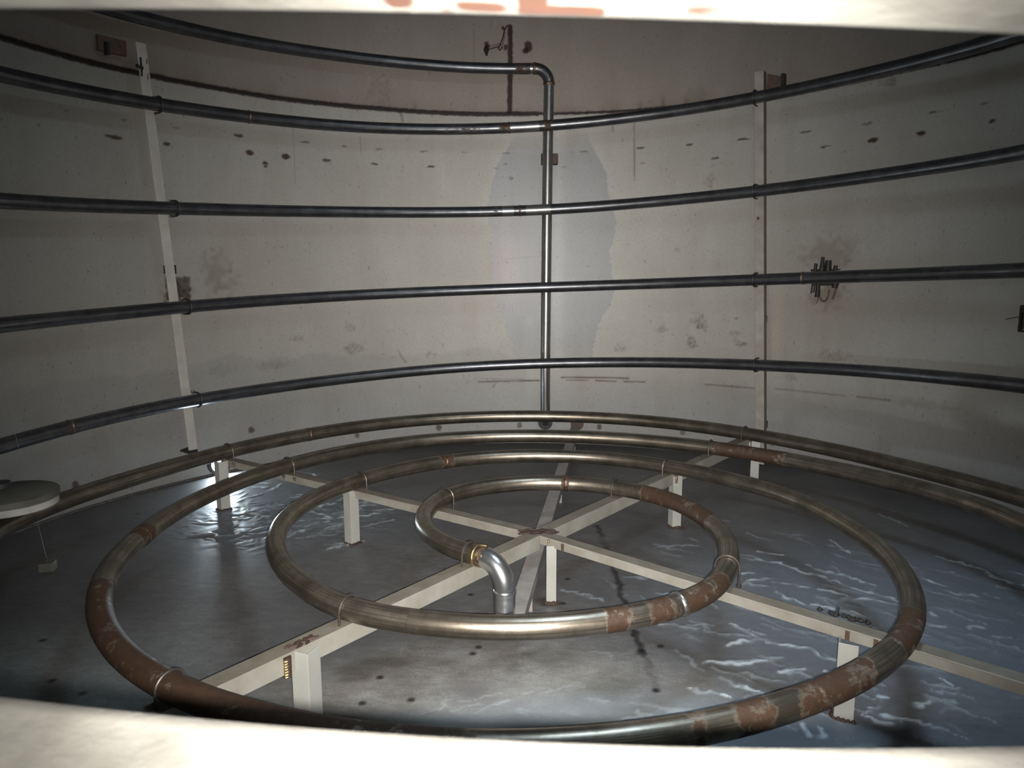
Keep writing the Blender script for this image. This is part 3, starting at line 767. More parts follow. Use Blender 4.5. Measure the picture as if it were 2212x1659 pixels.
rust_between('F1r', 20, 150, .50, 8)
rust_between('f12a', 120, 240, .50, 1.5)
rust_between('f12b', 120, 240, .47, 1.5)
rust_between('f12c', 80, 200, .45, 4)
for k, s in (('f23a', .45), ('f23b', .46), ('f23c', .50), ('f23d', .47), ('f23e', .46)):
    rust_between(k, 440, 560, s, 1.5)
rust_between('f3l', 560, 640, .52, 12)
rust_between('f3b', 740, 800, .5, 5)
RF.append((548, 600, .5, 8))
for k, lo, hi in (('a', 260, 400), ('b', -20, 60), ('d', 600, 680)):
    p = near_phi(*D['WELDF'][k], lo, hi)
    RF.append((p - 1.5, p + 1.5, .5, 2))
RF.append((-162, -156, .35, 3))
cuts = [-160, 200, 560, 920, 1282]
for a, b in zip(cuts[:-1], cuts[1:]):
    coil_piece('coil_turn', a, b, MAT['floor_pipe'], FC, RF)
Wf = D['WELDF']
for k, lo, hi in (('a', 260, 400), ('b', -20, 60), ('c', 1000, 1060), ('d', 600, 680), ('e', 90, 220)):
    p = near_phi(*Wf[k], lo, hi)
    weld(p, FC, .008, 'weld', .003)
weld(near_phi(*Wf['e'], 90, 220) + .2, FC, .010, 'clean_pipe', .006, 'coupling_ring')
# inner end: weld, bright elbow turning down
c0 = coil_pt(-160)
t0 = (coil_pt(-160) - coil_pt(-157)).normalized()
weld(-159, FC, .030, 'weld', .004)
weld(-157.0, FC, .010, 'gold_weld', .0045)
Re = 0.105
side = Vector((0.0, -1, 0))
down = Vector((0, 0, -1))
hdir = (t0 + Vector((0.15, -.25, 0))).normalized()
pts = []
for i in range(17):
    q = PI / 2 * i / 16
    pts.append(c0 + hdir * (Re * math.sin(q)) + down * (Re * (1 - math.cos(q))))
endp = pts[-1]
mb = MB(); mb.tube(pts, .0415, 32)
mb.build('elbow', MAT['elbow'], FC)
mb = MB()
pp = [endp + down * z for z in (0, .004, .012, .020, .024, .05, .080)]
mb.tube(pp, [.0415, .0445, .045, .0445, .042, .0415, .0415], 32)
mb.build('outlet_stub', MAT['elbow'], FC)
mb = MB()
bk = [endp + down * .080 + down * (.05 * math.sin(q)) + Vector((0.02, 1, 0)).normalized() * (.05 * (1 - math.cos(q))) for q in np.linspace(0, PI / 2, 8)]
mb.tube(bk, .0405, 28)
mb.build('outlet_bend', MAT['elbow'], FC)
for i in range(5):
    mb = MB()
    q = 2 * PI * i / 5 + .4
    tt = c0 + Vector((0, 0, .0)) + t0.cross(Vector((0, 0, 1))).normalized() * .041 * math.cos(q) + Vector((0, 0, .041 * math.sin(q)))
    mb.tube([tt - t0 * .018, tt + t0 * .016 + Vector((0, 0, .003))], .005, 6)
    mb.build('weld_spatter', MAT['gold_weld'], FC)


def u_bolt(p, axis_in, parent, zbase=None, horiz=False, outward=None, mat='rod', reach=.10, rod=.0045):
    """hoop over the pipe at coil angle p; its two legs run to the beam (down) or the post (outward)"""
    c = coil_pt(p)
    t = (coil_pt(p + .8) - coil_pt(p - .8)).normalized()
    r = pipe_rad(p) + rod + .0008
    if horiz:
        d = Vector((math.sin(outward), math.cos(outward), 0))
        s = Vector((0, 0, 1))
    else:
        d = Vector((0, 0, -1))
        s = t.cross(d).normalized()
    pts = [c + s * r + d * reach]
    for i in range(13):
        q = PI * i / 12
        pts.append(c + s * r * math.cos(q) - d * r * math.sin(q))
    pts.append(c - s * r + d * reach)
    mb = MB(); mb.tube(pts, rod, 8)
    ub = mb.build('u_bolt', MAT[mat], parent)
    for k in (1, -1):
        q0 = c + s * r * k + d * (reach - .022)
        mb = MB(); mb.cyl(q0, q0 + d * .009, rod * 2.1, n=6)
        mb.build('nut', MAT['rod' if mat == 'rod' else 'shiny'], ub, smooth=False)
    return ub


UBR = [(-100, 20), (240, 380), (620, 760), (980, 1100), (0, 90), (380, 450), (740, 800), (1100, 1160), (-162, -120), (180, 260), (540, 620), (90, 180)]
for (x, y), (lo, hi) in zip(D['UB'], UBR):
    u_bolt(near_phi(x, y, lo, hi), None, FC, reach=.085)

WC = empty('wall_heating_coil', (0, 0, 0), 'dark steel pipe rising in rings round the tank wall to an elbow and riser', 'heating coil')
TOPEND = 2880.5
RWL = [(2878, 2880.5, .4, 1)]
ww = []
for (a, z), lo in zip(D['WW'], (3, 3, 3, 3, 2, 2, 2, 0, 1, 0, 0)):
    ww.append(math.degrees(a) + 1440 + 360 * lo)
RWL += [(ww[1] - 3, ww[1] + 2.5, .3, 2), (ww[3] + .5, ww[3] + 2, .4, 1.0), (ww[2] - 1.5, ww[2], .45, 1), (ww[4] - 3.5, ww[4], .3, 1), (ww[7] - .8, ww[7] + .8, .4, .6)]
wcuts = [1282, 1620, 1980, 2340, 2700, TOPEND]
for a, b in zip(wcuts[:-1], wcuts[1:]):
    coil_piece('coil_turn', a, b, MAT['wall_pipe'], WC, RWL)
# bare, ground stretches next to joints
for a, b in ((ww[2], ww[3]), (ww[4], ww[5] - 1), (ww[5] + 1, ww[6])):
    ps = np.linspace(a, b, 6)
    mb = MB(); mb.tube([coil_pt(p) for p in ps], [pipe_rad(p) + .0006 for p in ps], 28)
    mb.build('bare_band', MAT['clean_pipe'], WC)
for i in (0, 2, 5, 7, 8):
    weld(ww[i], WC, .007, 'weld', .004)
# top elbow and riser
pe = coil_pt(TOPEND)
te = (coil_pt(TOPEND) - coil_pt(TOPEND - 2)).normalized()
rise_a = D['RISER'][0][0]
rr0 = math.hypot(pe.x, pe.y)
corner = cyl_pt(rise_a, rr0, pe.z)
Rb = .115
L1 = (corner - pe).length - Rb
mb = MB()
hd = (corner - pe).normalized()
mb.tube([pe, pe + hd * max(.01, L1)], .0420, 28)
mb.build('coil_end', MAT['clean_pipe'], WC)
pts = []
for i in range(17):
    q = PI / 2 * i / 16
    pts.append(corner - hd * Rb + hd * Rb * math.sin(q) + Vector((0, 0, -Rb * (1 - math.cos(q)))))
mb = MB(); mb.tube(pts, .0435, 30); mb.build('elbow', MAT['wall_pipe'], WC)
for p, d in ((pts[0], hd), (pts[-1], Vector((0, 0, -1)))):
    mb = MB(); mb.tube([p - d * .012, p - d * .004, p + d * .004, p + d * .012], [.0425, .047, .047, .0425], 28)
    mb.build('weld_bead', MAT['weld'], WC)
ra = [q[0] for q in D['RISER']]; rz = [q[1] for q in D['RISER']]
zr = [corner.z - Rb, 2.4, 1.4, .65, .30]
pts = [Vector((corner.x, corner.y, zr[0]))] + [cyl_pt(float(np.interp(z, rz[::-1], ra[::-1])), rr0, z) for z in zr[1:]]
ea = D['NOZ'][0][0]
q0 = pts[-1]
outw = Vector((math.sin(ea), math.cos(ea), 0))
for i in range(1, 9):
    q = PI / 2 * i / 8
    pts.append(q0 + Vector((0, 0, -.10 * math.sin(q))) + outw * (.10 * (1 - math.cos(q))))
mb = MB(); mb.tube(pts, .0405, 28); mb.build('riser_pipe', MAT['clean_pipe'], WC)
LPp, RPp = D['LP'], D['RP']
(ba0, bzz), (ba1, _b), (_c, bz1), (_d, bz0) = D['RBR']
for a_, hw, nm, mt in ((ba1 - .006, .022, 'riser_bracket', 'brown'), (ba0 + .006, .014, 'riser_bracket', 'black')):
    mb = MB()
    mb.box(cyl_pt(a_, 2.945, bzz), Vector((hw, 0, 0)), Vector((0, .045, 0)), Vector((0, 0, abs(bz1 - bz0) / 2)))
    mb.build(nm, MAT[mt], WC, smooth=False, bevel=.003)


def post_az(tab, z):
    zs = [q[1] for q in tab][::-1]; az_ = [q[0] for q in tab][::-1]
    return float(np.interp(z, zs, az_))


for k in range(4):
    for tab in (LPp, RPp):
        a = tab[2][0]
        for _ in range(3):
            z = coil_pt(math.degrees(a) + 1440 + 360 * k).z
            a = post_az(tab, z)
        ub = u_bolt(math.degrees(a) + 1440 + 360 * k + (.35 if tab is LPp else -.2), None, WC, horiz=True, outward=a, mat='dark_rod', reach=.075, rod=.006)

# ---------------------------------------------------------------- star frame under the floor coil
ZB = 0.322
FR = empty('coil_support_frame', (0.049, -0.074, 0), 'pale grey angle-iron beams crossing at a scorched hub on short legs under the floor coil', 'support frame')
hub = Vector((0.049, -0.074, ZB))
T_ = .006


def lprof(w_, h_, flip=1):
    """angle iron: flat top flange of width w_, web of height h_ on the near side"""
    return [(0, 0), (w_ * flip, 0), (w_ * flip, -T_), (T_ * flip, -T_), (T_ * flip, -h_), (0, -h_)]


def beam(p0, p1, parent, w_=.065, h_=.065, rear=False):
    p0, p1 = Vector(p0), Vector(p1)
    d = (p1 - p0).normalized()
    s = Vector((0, 0, 1)).cross(d)          # to the left of travel
    if s.y < 0: s = -s                      # web faces the manhole, top flange behind it
    mb = MB(); mb.prism([((w_ / 2 - a) if rear else (a - w_ / 2), b) for a, b in lprof(w_, h_)], p0, p1, s, Vector((0, 0, 1)))
    return mb.build('beam', MAT['beam'], parent, smooth=False, bevel=.0015)


dA = (Vector((1.46, 1.738, 0)) - Vector((-.844, -1.316, 0))).normalized()
dBl = (Vector((-1.819, 1.177, 0)) - Vector((.049, -.074, 0))).normalized()
dBr = (Vector((1.404, -1.232, 0)) - Vector((.049, -.074, 0))).normalized()
dAf = (Vector((-.651, -.986, 0)) - Vector((.049, -.074, 0))).normalized()
dAb = (Vector((1.46, 1.738, 0)) - Vector((.049, -.074, 0))).normalized()
beam(hub + dAf * 2.55, hub + dAf * .03, FR)
beam(hub + dAb * .03, hub + dAb * 2.42, FR)
beam(hub + dBl * 2.40, hub + dBl * .02, FR, .06, .065, True)
beam(hub - dBr * .01, hub + dBr * 2.6, FR, .06, .065, True)


def leg(x, y, ang, parent, top=ZB - .008, wdt=.06, scorched=True, skew=0):
    """angle-iron leg with its corner toward `ang` (degrees), standing on the floor"""
    a = math.radians(ang)
    s = Vector((math.cos(a), math.sin(a), 0)); u = Vector((-math.sin(a), math.cos(a), 0))
    prof = [(0, 0), (wdt, 0), (wdt, T_), (T_, T_), (T_, wdt), (0, wdt)]
    mb = MB(); mb.prism(prof, (x, y, 0.0), (x, y, top), s, u)
    l = mb.build('leg', MAT['leg'], parent, smooth=False, bevel=.0012)
    mb = MB()
    rnd = random.Random(int(x * 1000))
    for i in range(9):
        f = i / 8
        q = Vector((x, y, 0.002)) + (s * wdt * (1 - 2 * f) if f < .5 else u * wdt * (2 * f - 1))
        mb.cyl(q - Vector((0, 0, .002)), q + Vector((0, 0, .006 + rnd.random() * .006)), .010 + rnd.random() * .006, .004, 8)
    mb.build('foot_weld', MAT['rust'], l)
    return l


LEGS = [(.087, -.105, 2, .044), (-.662, -1.127, 70, .062), (1.012, -.935, -25, .060), (.835, .870, 17, .055), (-.945, .580, 52, .058), (1.545, 1.77, -17, .056), (-1.885, 1.140, 49, .060)]
for i, (x, y, a, lw) in enumerate(LEGS):
    leg(x, y, a, FR, top=ZB - (.055 if i in (0, 2) else .006 if i == 1 else .012), wdt=lw)


def blotch(c, n_, sx_, sy_, th, parent, mat, name, seed, axd=(1, 0, 0)):
    """patch of burnt weld slag: lumpy pads overlapping one another"""
    rnd = random.Random(seed)
    axd = Vector(axd).normalized(); ayd = Vector((-axd.y, axd.x, 0))
    mb = MB()
    for i in range(n_):
        q = Vector(c) + axd * rnd.uniform(-sx_, sx_) + ayd * rnd.uniform(-sy_, sy_)
        L = axd * rnd.uniform(.3, 1) * sx_ * .5 + ayd * rnd.uniform(-.5, .5) * sy_
        mb.tube([q - L, q, q + L], [.003, .007, .003], 6)
        mb.v[-20:] = mb.v[-20:]
    o = mb.build(name, MAT[mat], parent)
    return o


blotch(hub + Vector((.0, .0, .000)), 26, .07, .028, .004, FR, 'rust', 'hub_weld', 5)
mb = MB(); mb.prism([(-.085, -.02), (-.02, -.035), (.07, -.022), (.095, .0), (.04, .03), (-.05, .028)], hub + Vector((0, 0, -.003)), hub + Vector((0, 0, .0025)), (1, 0, 0), (0, 1, 0))
mb.build('hub_scorch', MAT['rust'], FR, smooth=False)
mb = MB(); mb.tube([(.096, -.112, .312), (.096, -.112, .285)], [.006, .005], 10); mb.build('weld_bead', MAT['gold_weld'], FR)
# weld on the front leg
lx, ly = -.680, -1.110
blotch((lx - .02, ly + .035, ZB + .001), 16, .045, .016, .004, FR, 'rust', 'leg_scorch', 9, dAf)
webd = Vector((dAf.x, dAf.y, 0))
wp = Vector((lx, ly, 0)) + webd * .045 + Vector((.032, -.022, 0))
wp = Vector((-.722, -1.142, 0))
mb = MB()
mb.tube([wp + Vector((0, .006, .314)), wp + Vector((0, .006, .25))], [.013, .012], 10)
mb.build('leg_scorch', MAT['rust'], FR)
mb = MB()
for i in range(7):
    q = wp + Vector((0, -.006, .305 - i * .0085))
    mb.tube([q + Vector((-.006, 0, 0)), q + Vector((0, -.003, 0)), q + Vector((.006, 0, .002))], [.003, .0048, .003], 8)
mb.build('fresh_weld', MAT['gold_weld'], FR)
# weld pads on the other legs and brown weld burns on the right beam
for lx, ly, sgn in ((1.035, -.945, 1), (.10, -.105, 1)):
    for off in ((-.012, .075) if lx > 1 else (.065,)):
        q = Vector((lx, ly, 0)) + Vector((dBr.x, dBr.y, 0)) * off
        wq = Vector((hub.x, hub.y, 0)) + Vector((dBr.x, dBr.y, 0)) * ((q - Vector((hub.x, hub.y, 0))).dot(dBr))
        nrm = Vector((0, 0, 1)).cross(dBr); nrm = -nrm if nrm.y > 0 else nrm
        cpt = wq + nrm * .0305 + Vector((0, 0, ZB - .026)) if lx > 5 else wq - nrm * .018 + Vector((0, 0, ZB - .035))
        mb = MB(); mb.box(cpt, Vector(dBr) * .007, nrm * .0012, Vector((0, 0, .025)))
        mb.build('weld_burn', MAT['brown'], FR)
mb = MB(); mb.tube([(.850, .880, .312), (.850, .876, .268)], [.010, .008], 10); mb.build('weld_bead', MAT['weld'], FR)
mb = MB(); mb.tube([(1.535, 1.775, .30), (1.535, 1.772, .262)], [.007, .007], 10); mb.build('weld_bead', MAT['shiny'], FR)

# low channel carrying the outlet back to the wall
ca_, cb_ = Vector((-.050, -.60, .165)), Vector((.412, 2.925, .165))
CH = empty('outlet_channel', (ca_.x, ca_.y, 0), 'dusty grey channel running low under the beams from bright elbow to wall', 'channel')
d = (cb_ - ca_).normalized(); s = Vector((0, 0, 1)).cross(d)
mb = MB(); mb.prism([(-.034, 0), (.034, 0), (.034, -.05), (.028, -.05), (.028, -.006), (-.028, -.006), (-.028, -.05), (-.034, -.05)], ca_, cb_, s, (0, 0, 1))
mb.build('channel_section', MAT['channel'], CH, smooth=False, bevel=.0015)
for f in (.12, .55, .92):
    q = ca_.lerp(cb_, f)
    mb = MB(); mb.box((q.x, q.y, .0575), s * .02, d * .004, Vector((0, 0, .0575)))
    mb.build('foot', MAT['channel'], CH, smooth=False)

# ---------------------------------------------------------------- wall posts
def post(name, tab, z0, z1, label, flange_side, brackets, name_i=0):
    a0, a1 = post_az(tab, z0), post_az(tab, z1)
    rr = 2.842
    P0, P1 = cyl_pt(a0, rr, z0), cyl_pt(a1, rr, z1)
    e = empty(name, P0, label, 'post', 'angle-iron posts on the tank wall')
    am = (a0 + a1) / 2
    tang = Vector((math.cos(am), -math.sin(am), 0)); out = Vector((math.sin(am), math.cos(am), 0))
    w2 = .032
    f = flange_side
    prof = [(-w2 * f, 0), (w2 * f, 0), (w2 * f, .06), ((w2 - T_) * f, .06), ((w2 - T_) * f, T_), (-w2 * f, T_)]
    mb = MB(); mb.prism([(-w2 * f, 0), (w2 * f, 0), (w2 * f, T_), (-w2 * f, T_)], P0, P1, tang, out)
    mb.build('front_flange', MAT['post' if name_i == 0 else 'stained_post'], e, smooth=False, bevel=.0012)
    mb = MB(); mb.prism([(w2 * f, T_), (w2 * f, .06), ((w2 - T_) * f, .06), ((w2 - T_) * f, T_)], P0, P1, tang, out)
    mb.build('side_flange', MAT['dirty_post'], e, smooth=False)
    for z, side_, ln in brackets:
        a = post_az(tab, z)
        c = cyl_pt(a, rr + .085, z)
        mb = MB(); mb.box(c + tang * side_ * ln, tang * .004, out * .072, Vector((0, 0, .028)))
        mb.build('wall_bracket', MAT['black'], e, smooth=False)
    return e, tang, out


LPO, tl, ol = post('wall_post', LPp, .255, 2.86, 'pale leaning angle-iron post on the left wall carrying the pipe rings', 1, ((1.48, 0, 0),))
RPO, tr, orr = post('wall_post', RPp, .02, 2.86, 'upright angle-iron post on the right wall beside the bolted fitting', 1, ((1.10, .2, 0), (.30, .2, 0)), 1)
fa_ = post_az(LPp, .2)
mb = MB(); mb.prism([(-.034, -.012), (.034, -.012), (.034, .010), (-.030, .0)], cyl_pt(fa_, 2.845, .245), cyl_pt(fa_, 2.96, .245), tl, (0, 0, 1)); mb.build('foot_bracket', MAT['black'], LPO, smooth=False)
# top brackets reaching to the wall
a = post_az(LPp, 2.80)
mb = MB(); mb.box(cyl_pt(a - .045, 2.95, 2.83), tl * .085, ol * .012, Vector((0, 0, .045))); mb.build('top_bracket', MAT['brown'], LPO, smooth=False)
mb = MB(); mb.box(cyl_pt(a - .06, 2.93, 2.80), tl * .010, ol * .02, Vector((0, 0, .035))); mb.build('bracket_stud', MAT['black'], LPO, smooth=False)
a = post_az(RPp, 2.80)
mb = MB(); mb.prism([(0, 0), (.10, -.03), (.10, -.11), (0, -.11)], cyl_pt(a, 2.93, 2.855) + tr * .03, cyl_pt(a, 2.94, 2.855) + tr * .03, tr, (0, 0, 1))
mb.build('top_bracket', MAT['brown'], RPO, smooth=False)
mb = MB(); mb.box(cyl_pt(a + .048, 2.95, 2.80), tr * .010, orr * .03, Vector((0, 0, .04))); mb.build('bracket_stud', MAT['black'], RPO, smooth=False)
mb = MB(); mb.tube([cyl_pt(D['CLIP'][0][0] - .004, 2.835, 2.77), cyl_pt(D['CLIP'][0][0] - .006, 2.822, 2.70), cyl_pt(D['CLIP'][0][0] - .004, 2.835, 2.66)], .006, 8)
mb.tube([cyl_pt(D['CLIP'][0][0] - .016, 2.83, 2.715), cyl_pt(D['CLIP'][0][0] - .002, 2.826, 2.705)], .011, 8)
mb.build('clip', MAT['black'], LPO)
for z0, z1 in ((2.765, 2.735), (2.68, 2.645)):
    mb = MB(); mb.tube([cyl_pt(D['CLIP'][0][0] + .008, 2.825, z0), cyl_pt(D['CLIP'][0][0] + .007, 2.823, z1)], .0032, 6); mb.build('clip_wire', MAT['shiny'], LPO)
ar = post_az(RPp, 1.84)
mb = MB(); mb.cyl(cyl_pt(ar - .002, 2.845, 1.84), cyl_pt(ar - .002, 2.828, 1.84), .013, .010, 8); mb.build('bolt', MAT['weld'], RPO)
mb = MB(); mb.cyl(cyl_pt(ar - .001, 2.828, 1.845), cyl_pt(ar - .001, 2.822, 1.845), .005, .004, 8); mb.build('bolt_tip', MAT['shiny'], RPO)

# ---------------------------------------------------------------- nozzles low in the wall
def ring_mesh(c, axis, r0, r1, length, mat, name, parent, n=40):
    c, axis = Vector(c), Vector(axis).normalized()
    a = axis.orthogonal().normalized(); b = axis.cross(a)
    mb = MB(); vs_, fs = [], []
    prof = [(r0, 0), (r1, 0), (r1, length), (r0, length)]
    for i in range(n):
        q = 2 * PI * i / n
        dd = a * math.cos(q) + b * math.sin(q)
        for r, l in prof: vs_.append(c + dd * r + axis * l)
    for i in range(n):
        for j in range(4):
            fs.append((i * 4 + j, ((i + 1) % n) * 4 + j, ((i + 1) % n) * 4 + (j + 1) % 4, i * 4 + (j + 1) % 4))
    mb.add(vs_, fs)
    return mb.build(name, mat, parent)


ho = Vector((math.sin(HA), math.cos(HA), 0))
hc = ho * (R - .028) + Vector((0, 0, HZ))
DH = empty('drain_hole_collar', hc, 'black collar round the daylight drain hole low in the left wall', 'drain hole')
ring_mesh(hc, ho, .066, .086, .0265, MAT['rubber'], 'collar', DH)
mb = MB(); mb.tube([hc + ho * .012 + tl * -.066 + Vector((0, 0, .012)), hc + ho * .012 + tl * .066 + Vector((0, 0, .045))], .003, 6); mb.build('cross_wire', MAT['rubber'], DH)

for (a, z), lab, mt, r_ in ((D['NOZ'][0], 'black round pipe flange at the foot of the riser', 'rubber', .062), (D['NOZ'][2], 'rusty brown flange where the outlet channel meets the wall', 'brown', .055)):
    o_ = Vector((math.sin(a), math.cos(a), 0))
    c = o_ * (R - .018) + Vector((0, 0, z + (.02 if mt == 'rubber' else .012)))
    e = empty('pipe_flange', c, lab, 'flange', 'pipe flanges low in the back wall')
    ring_mesh(c, o_, .025, r_, .016, MAT[mt], 'flange_ring', e)
    mb = MB(); mb.cyl(c - o_ * .006, c + o_ * .014, .034, n=28); mb.build('flange_hub', MAT[mt], e)

# ---------------------------------------------------------------- bolted fitting behind the fourth ring
fa, fz = D['FIT'][0]
o_ = Vector((math.sin(fa), math.cos(fa), 0)); t_ = Vector((math.cos(fa), -math.sin(fa), 0)); UPZ = Vector((0, 0, 1))
fc = o_ * 2.93 + UPZ * (fz + .0)
FT = empty('bolted_fitting', fc, 'black sooty bolted fitting with a wire loop, on the right wall', 'fitting')
mb = MB(); mb.box(fc + o_ * .02, t_ * .085, o_ * .02, UPZ * .055); mb.build('base_plate', MAT['black'], FT, smooth=False, bevel=.004)
def pin(dx, z0, z1, r0, r1, mat='black', name='stud', dy=-.01):
    mb = MB(); mb.tube([fc + t_ * dx + UPZ * z0 + o_ * dy, fc + t_ * (dx + .004) + UPZ * ((z0 + z1) / 2) + o_ * dy, fc + t_ * (dx + .006) + UPZ * z1 + o_ * dy], [r0, (r0 + r1) / 2, r1], 10)
    return mb.build(name, MAT[mat], FT)
pin(-.025, -.02, .145, .026, .010)
pin(.016, -.02, .120, .028, .020)
pin(-.072, .02, .100, .011, .011)
pin(.068, .02, .085, .014, .013)
pin(-.088, -.11, .0, .006, .006)
pin(-.070, -.105, .0, .006, .006)
pin(-.045, -.135, .0, .016, .013)
pin(.075, -.07, .0, .02, .02)
mb = MB(); mb.tube([fc + t_ * x + UPZ * z for x, z in ((.085, -.05), (.078, -.09), (.062, -.15))], [.010, .008, .006], 8); mb.build('stud', MAT['brown'], FT)
mb = MB(); mb.tube([fc + t_ * (.0 + .034 * math.cos(q)) + UPZ * (-.09 + .075 * math.sin(q)) for q in np.linspace(0.1, -PI - .1, 16)], .006, 8); mb.build('wire_loop', MAT['brown'], FT)
mb = MB(); mb.tube([fc + t_ * x + UPZ * z for x, z in ((-.035, -.10), (-.04, -.15), (-.052, -.18))], .003, 6); mb.build('wire_end', MAT['brown'], FT)
mb = MB(); mb.box(fc + UPZ * .052 + t_ * .0, t_ * .10, o_ * .012, UPZ * .008); mb.build('cross_bar', MAT['black'], FT, smooth=False)
mb = MB(); mb.add([fc + t_ * .078 + UPZ * .048 - o_ * .014, fc + t_ * .118 + UPZ * .054 - o_ * .014, fc + t_ * .095 + UPZ * .036 - o_ * .014, fc + t_ * .078 + UPZ * .036 - o_ * .014,
                   fc + t_ * .078 + UPZ * .048 - o_ * .010, fc + t_ * .118 + UPZ * .054 - o_ * .010, fc + t_ * .095 + UPZ * .036 - o_ * .010, fc + t_ * .078 + UPZ * .036 - o_ * .010],
                  [(0, 1, 2, 3), (7, 6, 5, 4), (0, 4, 5, 1), (1, 5, 6, 2), (2, 6, 7, 3), (3, 7, 4, 0)]); mb.build('bright_tab', MAT['lid_edge'], FT, smooth=False)
for dx, dz in ((-.075, .034), (-.02, .062), (.055, .045)):
    mb = MB(); mb.cyl(fc + t_ * dx + UPZ * (fz * 0 + dz) - o_ * .010, fc + t_ * dx + UPZ * dz - o_ * .030, .006, .004, 8); mb.build('bolt_tip', MAT['shiny'], FT)

# rusty bracket at the right edge
ba, bz = D['RB'][0]
o_ = Vector((math.sin(ba), math.cos(ba), 0)); t_ = Vector((math.cos(ba), -math.sin(ba), 0))
bc = o_ * 2.97 + UPZ * (bz + .005)
RB = empty('wall_frame_bracket', bc, 'small dark square frame bracket with a thin rod on the far right wall', 'bracket')
for c, hx_, hz_, nm in ((bc + t_ * 0, .006, .075, 'frame_bar'), (bc + t_ * .085, .006, .075, 'frame_bar'), (bc + t_ * .042 + UPZ * .05, .045, .018, 'frame_bar'), (bc + t_ * .042 - UPZ * .070, .045, .006, 'frame_bar')):
    mb = MB(); mb.box(c, t_ * hx_, o_ * .010, UPZ * hz_); mb.build(nm, MAT['black'], RB, smooth=False, bevel=.002)
mb = MB(); mb.tube([bc + UPZ * .012, bc - t_ * .05, bc - t_ * .085 - UPZ * .008], .003, 6); mb.build('rod', MAT['brown'], RB)
mb = MB(); mb.box(bc + t_ * .042 + o_ * .02, t_ * .04, o_ * .008, UPZ * .06); mb.build('back_plate', MAT['brown'], RB, smooth=False)

# wire and clip high on the back wall beside the seam
def wp_(px, dz=0, r=2.985):
    return cyl_pt(px[0], r, px[1] + dz)
HW = empty('hanging_wire', cyl_pt(-.05, 2.985, 3.36), 'thin dark wire dangling beside the vertical wall seam above the top ring', 'wire')
k = 1 / 1583 * 6.1
def px2(x, y):   # offsets measured on the wall sheet near the seam
    return cyl_pt(-.0449 + (x - 1102) * k / 3.0, 2.985, 3.381 - (y - 58) * k * 1.10)
mb = MB(); mb.tube([px2(*q) for q in ((1096, 56), (1090, 66), (1086, 80), (1080, 93), (1077, 98), (1080, 101), (1086, 94))], .005, 6); mb.build('wire_strand', MAT['black'], HW)
mb = MB(); mb.tube([px2(*q) for q in ((1079, 94), (1070, 96), (1056, 100))], .004, 6); mb.build('wire_strand', MAT['black'], HW)
mb = MB(); mb.tube([px2(1052, 92), px2(1052, 100), px2(1053, 111)], [.008, .022, .006], 8); mb.build('tag', MAT['black'], HW)
mb = MB(); mb.tube([px2(1073, 48), px2(1068, 63)], .004, 6); mb.build('bright_strand', MAT['leg'], HW)

# ---------------------------------------------------------------- lid on the left, gauge wire and its block
lc = Vector((-2.292, -.09, .50))
LD = empty('flanged_lid', lc - UPZ * .07, 'dusty round flange lid with a pale edge jutting in at the far left', 'lid')
mb = MB(); mb.tube([lc - UPZ * z for z in (.0, .004, .030)], [.186, .192, .192], 64); mb.build('top_disc', MAT['lid'], LD)
mb = MB(); mb.tube([lc - UPZ * z for z in (.0305, .034, .062, .066)], [.176, .186, .186, .182], 64); mb.build('edge_ring', MAT['lid_edge'], LD)
mb = MB(); mb.tube([lc - UPZ * .052 + Vector((-.10, 0, 0)), Vector((-2.975, -.12, lc.z - .052))], .045, 24); mb.build('wall_stub', MAT['lid'], LD)
mb = MB(); mb.cyl(lc + Vector((-.10, .08, 0)), lc + Vector((-.10, .08, .02)), .05, .045); mb.build('plug', MAT['rubber'], LD)

bx, by = D['BLOCK'][0]
GB = empty('wire_weight', (bx, by, 0), 'small dark block on the left floor at the end of a thin wire', 'weight')
mb = MB(); mb.box((bx, by, .022), Vector((.034, .008, 0)), Vector((-.008, .028, 0)), Vector((0, 0, .022))); mb.build('block', MAT['lid'], GB, smooth=False, bevel=.004)
mb = MB(); mb.torus((bx, by, .05), (0, 1, 0), .009, .002, 16, 6); mb.build('eye', MAT['rod'], GB)
wa, wz = D['WIRET'][0]
tp = cyl_pt(wa, 2.75, wz)
b0 = Vector((bx, by, .055))
dirw = (tp - b0)
top = b0 + dirw * ((TOP - .055) / dirw.z) if False else b0 + dirw * 1.04
GW = MB(); GW.tube([b0, b0 + dirw * .3, b0 + dirw, top], .0008, 6)
# the wire runs on to a hook on the wall
hookp = top
gw = GW.build('gauge_wire', MAT['channel'])
tag(gw, 'hair-thin bright wire slanting up the left wall from the small block', 'wire')

# crumb of soot with a stick on the right beam
DBp = Vector((1.045, -.865, ZB))
DBR = empty('soot_crumb', DBp, 'black crumb of soot with an upright sliver on the right beam', 'debris')
mb = MB()
rnd = random.Random(3)
for i in range(14):
    f = rnd.uniform(-1, 1)
    q = DBp + Vector((f * .06 + .01, -f * .045 + rnd.uniform(-.01, .01), .003))
    mb.tube([q - Vector((.008, .004, .003)), q, q + Vector((.009, -.003, -.002))], [.004, .008, .003], 6)
mb.build('crumbs', MAT['black'], DBR)
mb = MB(); mb.tube([DBp + Vector((-.015, .0, 0)), DBp + Vector((-.004, .01, .03))], [.005, .004], 6); mb.build('sliver', MAT['black'], DBR)

